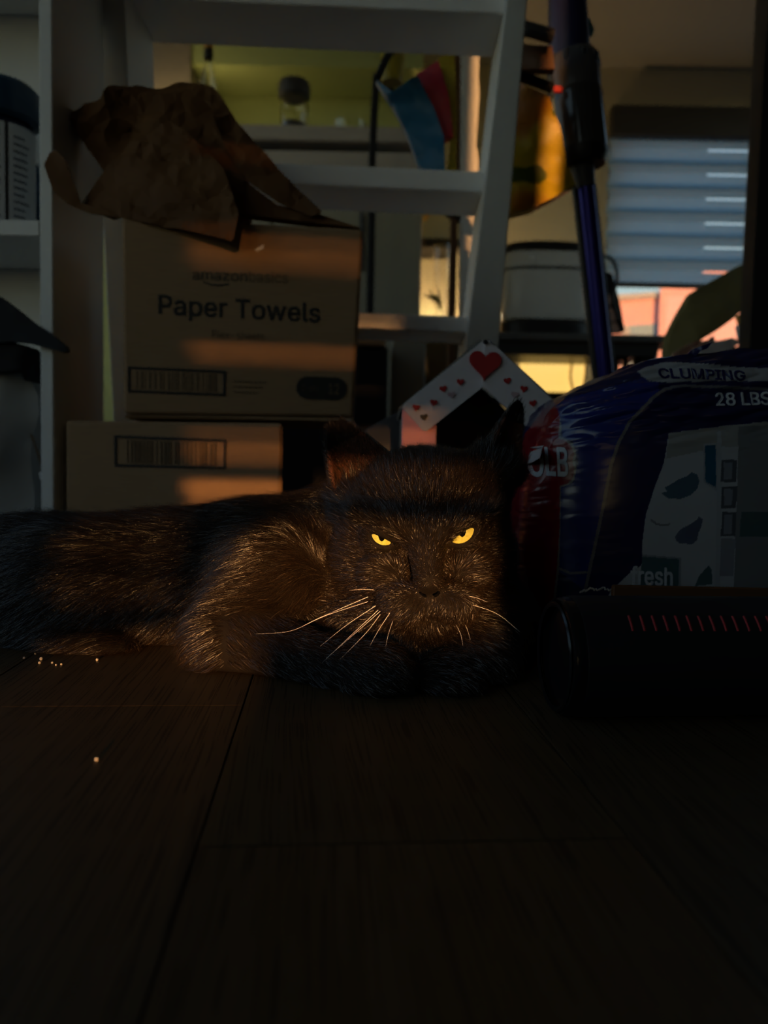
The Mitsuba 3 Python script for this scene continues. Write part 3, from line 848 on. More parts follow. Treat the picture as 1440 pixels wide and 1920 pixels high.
# crumpled kraft paper bag on the boxes
kb = thing('kraft_paper_bag', 'crumpled brown paper bag lying on top of the paper towel box', 'paper bag')
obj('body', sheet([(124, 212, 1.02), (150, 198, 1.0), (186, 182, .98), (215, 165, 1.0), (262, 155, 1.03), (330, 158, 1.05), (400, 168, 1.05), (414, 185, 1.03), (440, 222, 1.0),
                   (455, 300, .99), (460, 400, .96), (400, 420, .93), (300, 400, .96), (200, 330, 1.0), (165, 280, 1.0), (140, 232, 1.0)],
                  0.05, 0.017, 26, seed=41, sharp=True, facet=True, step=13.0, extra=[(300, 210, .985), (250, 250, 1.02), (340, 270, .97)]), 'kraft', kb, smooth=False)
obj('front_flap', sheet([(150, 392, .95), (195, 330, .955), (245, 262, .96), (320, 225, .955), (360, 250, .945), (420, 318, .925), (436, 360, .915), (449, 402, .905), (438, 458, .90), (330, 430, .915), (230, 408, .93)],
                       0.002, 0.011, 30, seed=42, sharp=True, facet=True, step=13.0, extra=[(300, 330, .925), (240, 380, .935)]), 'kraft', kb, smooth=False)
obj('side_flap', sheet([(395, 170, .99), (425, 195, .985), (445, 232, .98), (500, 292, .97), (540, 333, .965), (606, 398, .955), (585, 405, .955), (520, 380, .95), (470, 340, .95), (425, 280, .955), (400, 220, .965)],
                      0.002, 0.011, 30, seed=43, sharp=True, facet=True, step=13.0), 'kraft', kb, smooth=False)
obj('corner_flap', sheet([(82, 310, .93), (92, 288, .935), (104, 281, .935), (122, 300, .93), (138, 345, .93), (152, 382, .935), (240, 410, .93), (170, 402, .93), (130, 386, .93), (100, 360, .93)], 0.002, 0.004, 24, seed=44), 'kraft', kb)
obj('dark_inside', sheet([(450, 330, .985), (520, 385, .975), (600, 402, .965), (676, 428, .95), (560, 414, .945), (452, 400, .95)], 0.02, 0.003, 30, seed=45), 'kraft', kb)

# ------------------------------------------------------------------ left shelf and its things
sf = thing('white_shelf', 'white shelf unit at the left edge', 'shelf')
sxr = P(100, 700, .95)[0]
obj('side_panel', bx(sxr - .016, sxr, .95, 1.12, 0, 1.0, .0015), 'white_paint', sf)
obj('back_panel', bx(sxr - .7, sxr - .0165, 1.112, 1.12, 0.03, 1.0), 'white_paint', sf, smooth=False)
z_sh = P(35, 412, .95)[2]
obj('shelf_board', bx(sxr - .7, sxr - .0165, .95, 1.11, z_sh - .019, z_sh, .0012), 'white_paint', sf)
obj('shelf_board', bx(sxr - .7, sxr - .0165, .95, 1.11, z_sh + .33, z_sh + .349, .0012), 'white_paint', sf)
obj('shelf_board', bx(sxr - .7, sxr - .0165, .95, 1.11, 0.03, 0.049, .0012), 'white_paint', sf)

jr2 = thing('vitamin_jar', 'jar with a dark blue lid and silver label on the white shelf', 'jar')
jd2 = 1.02
jc = P(3, 410, jd2)
jc[2] = z_sh
s2 = (jd2 - .04) / F
hh = P(3, 215, jd2 - .04)[2] - z_sh
obj('body', lathe([(0.0001, 0), (56 * s2, 0.0), (60 * s2, 0.006), (60 * s2, hh * .98), (50 * s2, hh * 1.03), (50 * s2, hh * 1.06)], jc, sides=64), 'jar_body', jr2)
obj('label', lathe([(60.6 * s2, hh * .04), (60.6 * s2, hh * .96)], jc, sides=64), 'label_silver', jr2)
z1 = hh * 1.06
obj('lid', lathe([(56 * s2, z1 - .004), (70 * s2, z1), (73 * s2, z1 + .012), (73 * s2, z1 + .026), (70 * s2, z1 + .036), (60 * s2, z1 + .043), (0.0001, z1 + .045)], jc, sides=64), 'jar_blue', jr2)


def on_jar(ang0, ang1, z0, z1_, r):
    a = np.linspace(ang0, ang1, 8)
    v = np.vstack([np.stack([jc[0] + r * np.sin(a), jc[1] - r * np.cos(a), np.full(8, jc[2] + z)], 1) for z in (z0, z1_)])
    f = [[i, i + 1, i + 9] for i in range(7)] + [[i, i + 9, i + 8] for i in range(7)]
    return trimesh.Trimesh(v, f, process=False)


rj = 61.0 * s2
obj('label_seam', on_jar(.56, .66, hh * .04, hh * .96, rj), 'ink', jr2, smooth=False)
for i in range(22):
    z = hh * (.1 + .8 * i / 22)
    obj('label_print', on_jar(-.75 + .1 * random.random(), .36 + .1 * random.random(), z, z + hh * .016, rj), 'label_print', jr2, smooth=False)
for i in range(12):
    z = hh * (.12 + .78 * i / 12)
    obj('label_print', on_jar(.8, 1.15 + .2 * random.random(), z, z + hh * .02, rj), 'label_print', jr2, smooth=False)
bs = thing('blue_pouch', 'dark blue pouch leaning behind the vitamin jar', 'pouch')
obj('body', sheet([(58, 300, 1.1), (70, 318, 1.09), (88, 372, 1.08), (86, 405, 1.08), (80, 425, 1.08), (58, 425, 1.08)], .02, .003, 30, seed=51), 'jar_blue', bs)

sk = thing('grey_sack', 'grey white sack with a drawstring in the lower left shelf', 'sack')
skd = .985
obj('body', sheet([(-120, 720, skd + .02), (-60, 700, skd), (0, 694, skd - .01), (34, 690, skd), (55, 705, skd + .01), (70, 740, skd + .01), (72, 775, skd + .01), (60, 815, skd + .02), (56, 860, skd + .01), (66, 930, skd + .01), (60, 1000, skd + .01), (30, 1040, skd), (-120, 1040, skd)],
                  .08, .008, 16, seed=52, extra=[(0, 850, skd - .03), (-60, 850, skd - .04)]), 'sack', sk)
obj('drawstring', tube(curve([P(58, 815, skd - .01), P(68, 840, skd - .015), P(80, 880, skd - .015), P(86, 893, skd - .015)], 12), .0016, 6), 'ink_soft', sk)
obj('tag', prism(pxz([(72, 886), (88, 884), (91, 896), (75, 899)], skd - .018), skd - .018, .002), 'label_silver', sk)
cp = thing('black_cap', 'black cap with a pointed brim above the grey sack', 'cap')
obj('brim', sheet([(-80, 520, .94), (0, 556, .955), (30, 578, .945), (62, 604, .945), (100, 630, .935), (122, 648, .925), (127, 657, .925), (118, 661, .925), (100, 655, .925), (52, 643, .935), (20, 640, .945), (-80, 650, .955)], .008, .002, 20, seed=53), 'black_soft', cp)
obj('crown', sheet([(-90, 640, .955), (20, 640, .955), (52, 648, .955), (64, 670, .975), (64, 716, .975), (45, 712, .955), (36, 690, .955), (0, 696, .955), (-90, 700, .955)], .03, .004, 20, seed=54), 'black_soft', cp)

# ------------------------------------------------------------------ toy house with hearts
hd = .72
th_ = thing('toy_house', 'small toy house with pink walls and a white gable trimmed with red hearts', 'toy house')
lp_, rp_ = P(753, 900, hd)[0], P(1022, 900, hd)[0]
zt_ = P(785, 765, hd)[2]
for a, b in (((753, 0), (818, 0)), ((990, 0), (1024, 0))):
    obj('wall_post', bx(P(a[0], 830, hd)[0], P(b[0], 830, hd)[0], hd, hd + .012, 0.0, zt_, .001), 'pink', th_)
obj('back_wall', prism([(lp_, 0), (rp_, 0), (rp_, zt_), (P(908, 660, hd)[0], P(908, 660, hd)[2]), (lp_, zt_)], hd + .16, .004), 'grey_card', th_)
for x_ in (lp_ + .0005, rp_ - .0035):
    obj('side_wall', bx(x_, x_ + .003, hd + .013, hd + .159, 0.007, zt_), 'grey_card', th_)
obj('floor_board', bx(lp_, rp_, hd + .0125, hd + .16, 0.001, .006), 'grey_card', th_)
oh3, nh3 = np.array([0, hd - .004, 0.0]), np.array([0, -1.0, 0])
gl = [(906, 641), (917, 640), (906, 722), (800, 806), (793, 804), (757, 764), (760, 757)]
gr = [(912, 640), (930, 652), (1052, 768), (1050, 778), (1026, 806), (998, 806), (906, 722)]
obj('gable_board', prism(Polygon(pxz(gl, hd - .004)).buffer(.002).buffer(-.001), hd - .004, .004), 'card_white', th_)
obj('gable_board', prism(Polygon(pxz(gr, hd - .008)).buffer(.002).buffer(-.001), hd - .008, .004), 'card_white', th_)
for (ax, ay, bx_, by) in ((906, 640, 752, 768), (912, 640, 1056, 772)):
    a, b = P(ax, ay, hd), P(bx_, by, hd)
    n_ = np.array([a[2] - b[2], 0, b[0] - a[0]])
    n_ = n_ / np.linalg.norm(n_) * (.003 if n_[2] > 0 else -.003)
    obj('roof_panel', hull([a, b, a + [0, .165, 0], b + [0, .165, 0], a + n_, b + n_, a + n_ + [0, .165, 0], b + n_ + [0, .165, 0]]), 'grey_card', th_, smooth=False)
nh = np.array([0, -1.0, 0])
oh2 = np.array([0, hd - .0085, 0])
obj('heart', patch(heart(909, 682, 32, 4), oh2, nh, .0025), 'red', th_, smooth=False, label='large red heart at the gable peak')
for (x, y, m) in ((863, 716, 'red'), (831, 729, 'red'), (813, 755, 'red'), (780, 764, 'red'), (951, 714, 'red'), (982, 729, 'red'), (999, 756, 'red'), (1033, 767, 'red'),
                  (846, 740, 'red_faint'), (965, 740, 'red_faint'), (795, 782, 'ink_soft'), (1018, 784, 'red_faint')):
    obj('heart', patch(heart(x, y, 7.5, random.uniform(-15, 15)), oh2 if x > 906 else oh3 + [0, -.0006, 0], nh, .001), m, th_, smooth=False)
obj('pin', trimesh.creation.icosphere(2, .0022), 'ink', th_)
scene[th_ + '__pin']['to_world'] = T().translate(P(910, 641, hd - .01).tolist())
gc = thing('shaded_carton', 'small carton with shade put into its dark grey colour, between the boxes and the toy house', 'carton')  # near black colour holds down the sun band that lands here
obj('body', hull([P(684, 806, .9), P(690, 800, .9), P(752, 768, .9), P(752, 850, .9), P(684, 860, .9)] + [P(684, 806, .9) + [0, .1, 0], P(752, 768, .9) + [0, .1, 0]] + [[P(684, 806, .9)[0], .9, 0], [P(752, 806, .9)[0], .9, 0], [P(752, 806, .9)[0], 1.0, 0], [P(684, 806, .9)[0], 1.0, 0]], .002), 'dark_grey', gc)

# ------------------------------------------------------------------ vacuum cleaner
vc = thing('stick_vacuum', 'cordless stick vacuum cleaner with a purple tube standing upright', 'vacuum cleaner')
vd = 1.45
A0, A1 = P(1063, 0, vd), P(1137, 720, vd + .02)
ax = (A0 - A1) / np.linalg.norm(A0 - A1)
sv_ = vd / F


def vx(x, y):
    return P(x, y, vd)


def seg(c_top, c_bot, prof, m, name, squash=None, **kw):
    a, b = P(*c_top, vd), P(*c_bot, vd)
    L = np.linalg.norm(a - b)
    obj(name, lathe([(r * sv_, t * L) for r, t in prof], b, axis=(a - b) / L, sides=40, squash=squash), m, vc, **kw)


seg((1062, -40), (1068, 118), [(0.01, 1.0), (22, .98), (30, .9), (34, .75), (37, .3), (36, .02), (0.01, 0)], 'vac_blue', 'motor_housing')
seg((1072, 100), (1080, 175), [(0.01, 1), (34, 1), (42, .85), (46, .4), (45, 0), (.01, 0)], 'vac_grey', 'cyclone_pack')
for k in range(9):
    a = k / 9 * 2 * math.pi
    c = P(1075, 138, vd) + sv_ * 40 * np.array([math.cos(a), math.sin(a) * .9, 0])
    obj('cyclone', tube([c + [0, 0, .024], c - [0, 0, .03]], [.009, .0045], 10), 'black', vc)
seg((1080, 172), (1092, 292), [(44, 1), (46, .9), (46, .05), (44, 0)], 'vac_bin', 'dust_bin')
seg((1079, 166), (1090, 282), [(30, 1), (31, .5), (24, .1), (.01, 0)], 'vac_grey', 'inner_cone')
seg((1091, 284), (1093, 312), [(.01, 1), (47, 1), (47, .5), (40, 0), (.01, 0)], 'black', 'bin_base')
seg((1086, 292), (1098, 352), [(24, 1), (22, .5), (18, 0), (.01, 0)], 'dark_grey', 'tube_socket')
obj('trigger_handle', tube(curve([P(1050, 60, vd + .05), P(1038, 140, vd + .07), P(1048, 260, vd + .07), P(1075, 300, vd + .03)], 16), .012), 'dark_grey', vc)
obj('release_button', bx(*(lambda p: (p[0] - .008, p[0] + .008, p[1] - .004, p[1] + .004, p[2] - .006, p[2] + .006))(P(1046, 168, vd - .045)), .002), 'red', vc)
obj('side_clip', hull([P(1105, 80, vd), P(1122, 95, vd), P(1128, 125, vd), P(1110, 130, vd), P(1105, 80, vd + .03), P(1128, 125, vd + .03)]), 'black_gloss', vc)
tb0, tb1 = P(1097, 345, vd), P(1156, 900, vd + .03)
tdv = (tb1 - tb0)
foot = tb0 + tdv * ((tb0[2] - .05) / (tb0[2] - tb1[2]))
obj('tube', tube([tb0, tb0 + (foot - tb0) * .5, foot], .0155, 24), 'purple', vc)
for sx in (-1, 1):  # black strips along both sides of the tube
    o_ = np.array([sx * .0165, .004, 0])
    obj('tube_side', tube([tb0 + o_, foot + o_], .0055 if sx > 0 else .008, 10), 'black', vc)
obj('floor_head', hull([foot + [-.11, -.03, -.049], foot + [.11, -.03, -.049], foot + [-.11, .05, -.049], foot + [.11, .05, -.049], foot + [-.1, .0, .0], foot + [.1, .0, .0]], .008), 'vac_grey', vc)
obj('teal_tag', sheet([(1092, 30, 1.47), (1106, 34, 1.47), (1114, 55, 1.47), (1112, 66, 1.47), (1098, 62, 1.47)], .006, .001, 30, seed=61, step=2), 'teal', vc, label='small teal tag')

# ------------------------------------------------------------------ litter bag
lg = thing('litter_bag', 'large plastic bag of clumping litter, blue and red with a white panel', 'bag')
ldp = .53
xl_, xr_ = P(990, 900, ldp)[0], 0.44
ztop_ = P(1250, 700, ldp)[2]
NT, NV = 640, 300
bxc, bxa, byc, byb = (xl_ + xr_) / 2, (xr_ - xl_) / 2, ldp + .084, .084
tt_ = np.linspace(0, 2 * math.pi, 40001)
px_ = bxc + bxa * np.sign(np.cos(tt_)) * np.abs(np.cos(tt_)) ** .45
py_ = byc + byb * np.sign(np.sin(tt_)) * np.abs(np.sin(tt_)) ** .45
ds_ = np.hypot(np.diff(px_), np.diff(py_)) * np.where((py_[1:] < byc) & (px_[1:] < .29), 1.0, .12) + 1e-9
cs_ = np.concatenate([[0], np.cumsum(ds_)])
th = np.interp(np.linspace(0, cs_[-1], NT, endpoint=False), cs_, tt_)
vv = np.linspace(0, 1, NV)


def bag_surface():
    TH, VV = np.meshgrid(th, vv)
    e = 0.45
    c, s = np.cos(TH), np.sin(TH)
    sx = np.sign(c) * np.abs(c) ** e
    sy = np.sign(s) * np.abs(s) ** e
    prof = np.interp(VV, [0, .05, .25, .5, .75, .86, .93, .97, 1.0], [.90, .945, .985, 1.0, .985, .965, .945, .90, .02])
    profy = np.interp(VV, [0, .05, .25, .5, .75, .86, .93, .97, 1.0], [.94, .97, .99, 1.0, .985, .955, .89, .78, .02])
    x = bxc + bxa * sx * prof
    y = byc + byb * sy * profy
    # crest drops to the left corner
    fx = np.clip((x - xl_) / (xr_ - xl_), 0, 1)
    crest = np.interp(fx, [0, .03, .06, .10, .25, .45, .7, 1], [.128, .146, .167, .183, .207, .216, .217, .212])
    z = crest * np.interp(VV, [0, .86, .93, .97, 1], [0, .86, .945, .985, 1.0])
    p = np.stack([x, y, z], -1)
    # wrinkles in the film, stronger near the top and the left end
    w = meshkit.fbm(np.stack([x * 22, y * 22, z * 90], -1), 3, 5) - .5
    w2 = np.abs(meshkit.noise(np.stack([x * 30 + z * 55, y * 30, z * 160 - x * 40], -1), 9) - .5)
    k = np.clip((z - .135) / .035, 0.035, 1) + .6 * np.exp(-np.clip(x - xl_, 0, 1) / .012)
    nrm = np.stack([(x - bxc) / bxa ** 1.0 * .4, (y - byc) / byb, np.zeros_like(z)], -1)
    nrm /= np.linalg.norm(nrm, axis=-1, keepdims=True) + 1e-9
    p += nrm * (w * .007 + (w2 - .2) * .006)[..., None] * k[..., None]
    p[..., 2] = np.maximum(p[..., 2] + (w2 - .2) * .006 * np.clip((VV - .8) * 5, 0, 1), 0.0005)
    return p


bagp = bag_surface()
V_ = bagp.reshape(-1, 3)
fi = []
i_, j_ = np.meshgrid(np.arange(NV - 1), np.arange(NT), indexing='ij')
k_ = (j_ + 1) % NT
quad = np.stack([i_ * NT + j_, i_ * NT + k_, (i_ + 1) * NT + k_, (i_ + 1) * NT + j_], -1).reshape(-1, 4)
F_ = np.vstack([quad[:, [0, 1, 2]], quad[:, [0, 2, 3]]])


def face(px, py):
    return P(px, py, ldp)[[0, 2]]


def fpoly(pts):
    return Polygon([face(*q) for q in pts])


col = np.tile(np.array([0.011, 0.012, 0.05]), (len(V_), 1))
X_, Z_ = V_[:, 0], V_[:, 2]


def paint(poly, c, blur=False):
    msk = shapely.contains_xy(poly, X_, Z_) & (V_[:, 1] < byc + .02)
    col[msk] = c


red_px = [(940, 600), (1070, 700), (1066, 765), (1058, 820), (1068, 824), (1078, 834), (1084, 850), (1080, 864), (1084, 882), (1080, 898), (1070, 908), (1058, 912), (1056, 1000), (1052, 1075), (1048, 1115), (1040, 1300), (900, 1300)]
paint(fpoly(red_px).buffer(.0014), (.16, .14, .13))
paint(fpoly(red_px), (.17, .006, .012))
paint(fpoly([(1062, 745), (1240, 700), (1240, 735), (1180, 800), (1150, 862), (1125, 985), (1104, 1112), (1056, 1076), (1060, 915), (1082, 905), (1090, 865), (1082, 826), (1066, 818)]), (.010, .018, .12))
line = LineString([face(*q) for q in [(1252, 728), (1226, 746), (1185, 790), (1163, 830), (1149, 872), (1138, 930), (1122, 1010), (1110, 1070), (1102, 1112)]]).buffer(.0011)
paint(line, (.13, .12, .11))
line = LineString([face(*q) for q in [(1056, 1070), (1075, 1078), (1104, 1076)]]).buffer(.0009)
paint(line, (.15, .14, .13))
line = LineString([face(*q) for q in [(1252, 728), (1280, 722), (1340, 724), (1470, 730)]]).buffer(.001)
paint(line, (.10, .10, .10))
strip_px = [(1206, 692), (1222, 684), (1262, 672), (1330, 678), (1380, 684), (1460, 688), (1700, 690), (1700, 722), (1440, 714), (1340, 712), (1262, 716), (1222, 712), (1212, 702)]
paint(fpoly(strip_px), (.27, .27, .27))
panel_px = [(1256, 812), (1300, 806), (1370, 797), (1460, 788), (1720, 780), (1720, 1130), (1140, 1130), (1148, 1110), (1180, 1078), (1205, 1060), (1206, 1015), (1212, 965), (1228, 915), (1246, 868)]
paint(fpoly(panel_px), (.34, .345, .35))
paint(fpoly([(1256, 812), (1370, 797), (1460, 788), (1720, 780), (1720, 830), (1350, 838), (1250, 860)]), (.24, .235, .215))
blob1 = [(1247, 914), (1262, 906), (1272, 899), (1290, 892), (1298, 885), (1308, 890), (1312, 902), (1308, 916), (1296, 928), (1276, 936), (1252, 934), (1240, 924), (1252, 922)]
blob2 = [(1267, 1005), (1276, 993), (1296, 982), (1308, 974), (1310, 968), (1318, 974), (1316, 986), (1310, 1000), (1308, 1012), (1300, 1020), (1276, 1020), (1268, 1014)]
blob3 = [(1304, 1100), (1312, 1080), (1330, 1060), (1336, 1070), (1336, 1096)]
paint(fpoly(blob1), (.055, .095, .125))
paint(fpoly(blob2), (.075, .09, .13))
paint(fpoly(blob3), (.06, .10, .10))
paint(fpoly([(1320, 832), (1347, 830), (1347, 922), (1338, 917), (1320, 905)]), (.26, .27, .28))
paint(fpoly([(1323, 836), (1343, 834), (1343, 914), (1323, 903)]), (.012, .08, .13))
paint(fpoly([(1346, 810), (1354, 808), (1352, 1110), (1342, 1110)]), (.30, .31, .32))
for (ya, yb) in ((862, 904), (912, 953), (960, 1006)):
    paint(fpoly([(1354, ya), (1383, ya), (1380, yb), (1352, yb)]), (.07, .075, .085))
    paint(fpoly([(1358, ya + 5), (1374, ya + 5), (1372, yb - 5), (1357, yb - 5)]), (.17, .18, .20))
paint(fpoly([(1352, 1010), (1380, 1010), (1376, 1080), (1350, 1080)]), (.20, .20, .22))
paint(fpoly([(1386, 800), (1720, 780), (1720, 1130), (1376, 1130)]), (.15, .155, .155))
paint(fpoly([(1390, 960), (1720, 955), (1720, 1010), (1388, 1006)]), (.05, .085, .085))
paint(fpoly([(1206, 1040), (1279, 1046), (1277, 1112), (1200, 1112)]), (.20, .21, .22))
paint(fpoly([(1206, 1044), (1274, 1049), (1273, 1112), (1200, 1112)]), (.05, .10, .105))
for (cx_, cy_) in ((1240, 984),):
    paint(LineString([face(*q) for q in [(1222, 975), (1232, 983), (1245, 985), (1256, 983)]]).buffer(.0007), (.15, .15, .16))
obj('film', (V_, F_), 'litter_print', lg, smooth=True, color=col)
front = (V_[:, 1] < byc) & (np.tile(vv[:, None], (1, NT)).ravel() < .985)
bag_y = LinearNDInterpolator(V_[front][:, [0, 2]], V_[front][:, 1])


def bag_text(text, left, right, cap, m, bold=True, bend=None):
    t = meshkit.text_mesh(text, 1.0, 0.1, bold)
    b = t.bounds
    v = t.vertices.copy()
    fx = (v[:, 0] - b[0, 0]) / (b[1, 0] - b[0, 0])
    px = left[0] + (right[0] - left[0]) * fx
    py = left[1] + (right[1] - left[1]) * fx - v[:, 1] * cap
    if bend:
        py = py + bend * np.sin(fx * math.pi)
    xz = np.array([face(a, c) for a, c in zip(px, py)])
    y = bag_y(xz)
    y = np.where(np.isnan(y), ldp, y)
    t.vertices = np.stack([xz[:, 0], y - .0004 - v[:, 2] / .1 * .0007, xz[:, 1]], 1)
    obj('lettering', t, m, lg, smooth=False)


bag_text('CLUMPING', (1243, 706), (1402, 712), 19, 'litter_navy')
bag_text('28 LBS', (1345, 760), (1448, 758), 24, 'litter_white')
bag_text('0', (1012, 893), (1033, 892), 56, 'litter_white')
bag_text('LB', (1036, 891), (1072, 893), 54, 'litter_white')
bag_text('fresh', (1184, 1096), (1262, 1098), 33, 'litter_white')
tw = obj('torn_top', sheet([(1236, 690, .56), (1262, 684, .555), (1285, 668, .55), (1300, 652, .548), (1318, 646, .545), (1336, 641, .545), (1326, 652, .545), (1314, 656, .545), (1302, 670, .55), (1292, 686, .555)], .004, .004, 60, seed=71, step=2.0), 'litter_navy', lg)
obj('fold', sheet([(1415, 672, .60), (1424, 662, .60), (1470, 660, .60), (1640, 670, .60), (1640, 700, .60), (1470, 690, .60), (1425, 684, .60)], .02, .006, 40, seed=72, step=4.0), 'litter_navy', lg)
sp_ = curve([P(1088, 1110, .50), P(1110, 1104, .497), P(1150, 1106, .495), P(1200, 1108, .497), P(1214, 1103, .5), P(1218, 1096, .505)], 60)
sp_ = sp_ + (meshkit.noise(np.arange(len(sp_))[:, None] * np.array([[.9, .7, .5]]) + 3, 4)[:, None] - .5) * .003
obj('seam', tube(sp_, .0007, 6), 'foil', lg, label='crinkled clear plastic seam')

# dark roll lying in front of the bag
dr_ = thing('dark_roll', 'dark cylinder lying on the floor in front of the litter bag', 'cylinder')
rr = .0296
yaw_r = math.radians(5)
axr = np.array([math.cos(yaw_r), math.sin(yaw_r), 0])
e0 = np.array([P(1046, 1235, .383)[0], .383, rr + .0004])
obj('body', lathe([(.0001, 0.003), (rr * .9, 0.003), (rr * .9, 0.0), (rr * .96, -.001), (rr, .002), (rr, .235), (rr * .95, .238), (.0001, .238)], e0, axis=axr, sides=72), 'black_gloss', dr_)
obj('end_rim', lathe([(rr * .84, -.0022), (rr * .9, -.0030), (rr * .93, -.0022), (rr * .9, -.001), (rr * .84, -.0012)], e0, axis=axr, sides=72), 'black_gloss', dr_)
wr = lathe([(rr + .0003, .005), (rr + .0006, .006), (rr + .0006, .232), (rr + .0003, .233)], e0, axis=axr, sides=72)
obj('wrapper', wr, 'black', dr_)
for i in range(16):
    h0 = .028 + i * .0058
    ang = math.radians(42)
    up, fr = np.array([0, 0, 1.0]), np.array([axr[1], -axr[0], 0])
    pts = []
    for a_d in np.linspace(36, 52, 5):
        a_ = math.radians(a_d)
        pts.append(e0 + axr * h0 + (rr + .0007) * (math.sin(a_) * up + math.cos(a_) * fr))
    obj('print_mark', tube(np.array(pts), .00055, 5), 'red', dr_)

# brown board under the bag
bb = thing('brown_tray', 'low dark brown tray edge between the litter bag and the dark cylinder', 'tray')
obj('body', bx(P(1150, 1110, .46)[0], .42, .46, .465, 0.0, P(1300, 1101, .46)[2], .0008), 'bag_dark', bb)

# crumbs on the floor
for (x, y, s_) in ((77, 1238, 1.0), (74, 1245, .8), (98, 1244, .6), (105, 1248, .5), (115, 1247, .6), (182, 1239, .8), (45, 1235, .6), (66, 1227, .5), (181, 1427, .8)):
    k = thing('litter_granule', 'pale litter granule lying on the wooden floor beside the cat' if y < 1300 else 'single pale litter granule on the floorboards well in front of the cat',
              'granule', group='litter granules on the floor')
    p = on_floor(x, y)
    g = trimesh.creation.icosphere(1, .0011 * s_)
    g.vertices *= 1 + .25 * (rng.random((len(g.vertices), 1)) - .5)
    g.apply_translation([p[0], p[1], .0009 * s_])
    scene[k] = mikit.ply(g, M('crumb'), 40)

# ------------------------------------------------------------------ the cat
ct = thing('cat', 'black cat lying on the wooden floor, glaring with half closed yellow eyes', 'cat')
HC = P(792, 1000, .490)
rl = .06
ex, ey, ez = np.array([math.cos(rl), 0, math.sin(rl)]), np.array([0, 1.0, 0]), np.array([-math.sin(rl), 0, math.cos(rl)])


def H(x, y, z):
    return HC + ex * x + ey * y + ez * z


def axis_grid(lo, hi, flo, fhi, fine, coarse):
    a = list(np.arange(flo, lo, -coarse))[::-1]
    b = list(np.arange(flo, fhi, fine))[1:]
    c = list(np.arange(fhi, hi, coarse))
    g = np.array(a + b + c)
    return g.astype(np.float32)


gx = axis_grid(-.52, HC[0] + .13, HC[0] - .078, HC[0] + .082, .0012, .004)
gy = axis_grid(.36, .76, HC[1] - .075, HC[1] + .05, .0012, .004)
gz = axis_grid(-.012, HC[2] + .12, HC[2] - .068, HC[2] + .10, .0012, .003)
D = np.full((len(gx), len(gy), len(gz)), .05, np.float32)


def region(lo, hi, pad):
    s = []
    for g, a, b in zip((gx, gy, gz), lo, hi):
        i0, i1 = np.searchsorted(g, a - pad), np.searchsorted(g, b + pad)
        s.append(slice(i0, max(i1, i0 + 1)))
    s = tuple(s)
    p = np.stack(np.meshgrid(gx[s[0]], gy[s[1]], gz[s[2]], indexing='ij'), -1)
    return s, p


def smin(a, b, k):
    h = np.clip(.5 + .5 * (b - a) / k, 0, 1)
    return b + (a - b) * h - k * h * (1 - h)


def add(sdf, lo, hi, k):
    s, p = region(lo, hi, k + .012)
    D[s] = smin(D[s], sdf(p).astype(np.float32), k)


def cut(sdf, lo, hi, k):
    s, p = region(lo, hi, k + .006)
    D[s] = -smin(-D[s], sdf(p).astype(np.float32), k)


def ellipsoid(c, r, k=.02, axes=None):
    c, r = np.asarray(c), np.asarray(r, float)
    Rm = np.eye(3) if axes is None else np.asarray(axes)

    def f(p):
        q = (p - c) @ Rm.T
        k0 = np.linalg.norm(q / r, axis=-1)
        k1 = np.linalg.norm(q / r ** 2, axis=-1) + 1e-9
        return k0 * (k0 - 1) / k1
    m = r.max()
    add(f, c - m, c + m, k)


def cone(a, b, ra, rb_, k=.015, sub=False):
    a, b = np.asarray(a), np.asarray(b)

    def f(p):
        ab = b - a
        t = np.clip(((p - a) @ ab) / (ab @ ab), 0, 1)
        return np.linalg.norm(p - (a + t[..., None] * ab), axis=-1) - (ra + t * (rb_ - ra))
    m = max(ra, rb_)
    (cut if sub else add)(f, np.minimum(a, b) - m, np.maximum(a, b) + m, k)


HA = np.stack([ex, ey, ez])


def hell(c, r, k):
    ellipsoid(H(*c), r, k, HA)


# body
ellipsoid(P(40, 1108, .585), (.088, .07, .054), .03)
ellipsoid(P(215, 1098, .575), (.095, .068, .047), .03)
ellipsoid(P(400, 1085, .57), (.09, .07, .049), .03)
ellipsoid(P(540, 1072, .570), (.070, .064, .053), .025)
ellipsoid(P(690, 1015, .585), (.055, .045, .045), .025)
ellipsoid(P(780, 1190, .50), (.07, .055, .04), .03)
# front legs
cone(P(520, 1090, .505), P(440, 1200, .475), .036, .027, .02)
cone(P(440, 1205, .472), P(630, 1262, .438), .024, .017, .015)
cone(P(630, 1262, .438), P(712, 1262, .422), .017, .0165, .012)
for i, (x, y, d_) in enumerate(((668, 1285, .414), (694, 1288, .410), (722, 1288, .409), (748, 1282, .412))):
    cone(P(x, y - 18, d_ + .012), P(x, y, d_), .0085, .0075, .006)
cone(P(900, 1160, .50), P(900, 1265, .455), .032, .022, .02)
cone(P(900, 1268, .45), P(830, 1282, .432), .019, .016, .012)
for (x, y, d_) in ((812, 1296, .417), (834, 1299, .413), (858, 1299, .414), (880, 1294, .418)):
    cone(P(x, y - 18, d_ + .012), P(x, y, d_), .0085, .0075, .006)
# hind leg
ellipsoid(P(160, 1115, .535), (.062, .042, .046), .02)
cone(P(70, 1190, .52), P(130, 1212, .505), .02, .016, .015)
cone(P(130, 1212, .505), P(215, 1222, .497), .015, .013, .012)
# tail
tp = [P(-30, 1100, .62), P(-140, 1130, .64), P(-210, 1180, .60), P(-230, 1225, .54)]
for a, b in zip(tp[:-1], tp[1:]):
    cone(a, b, .018, .016, .012)
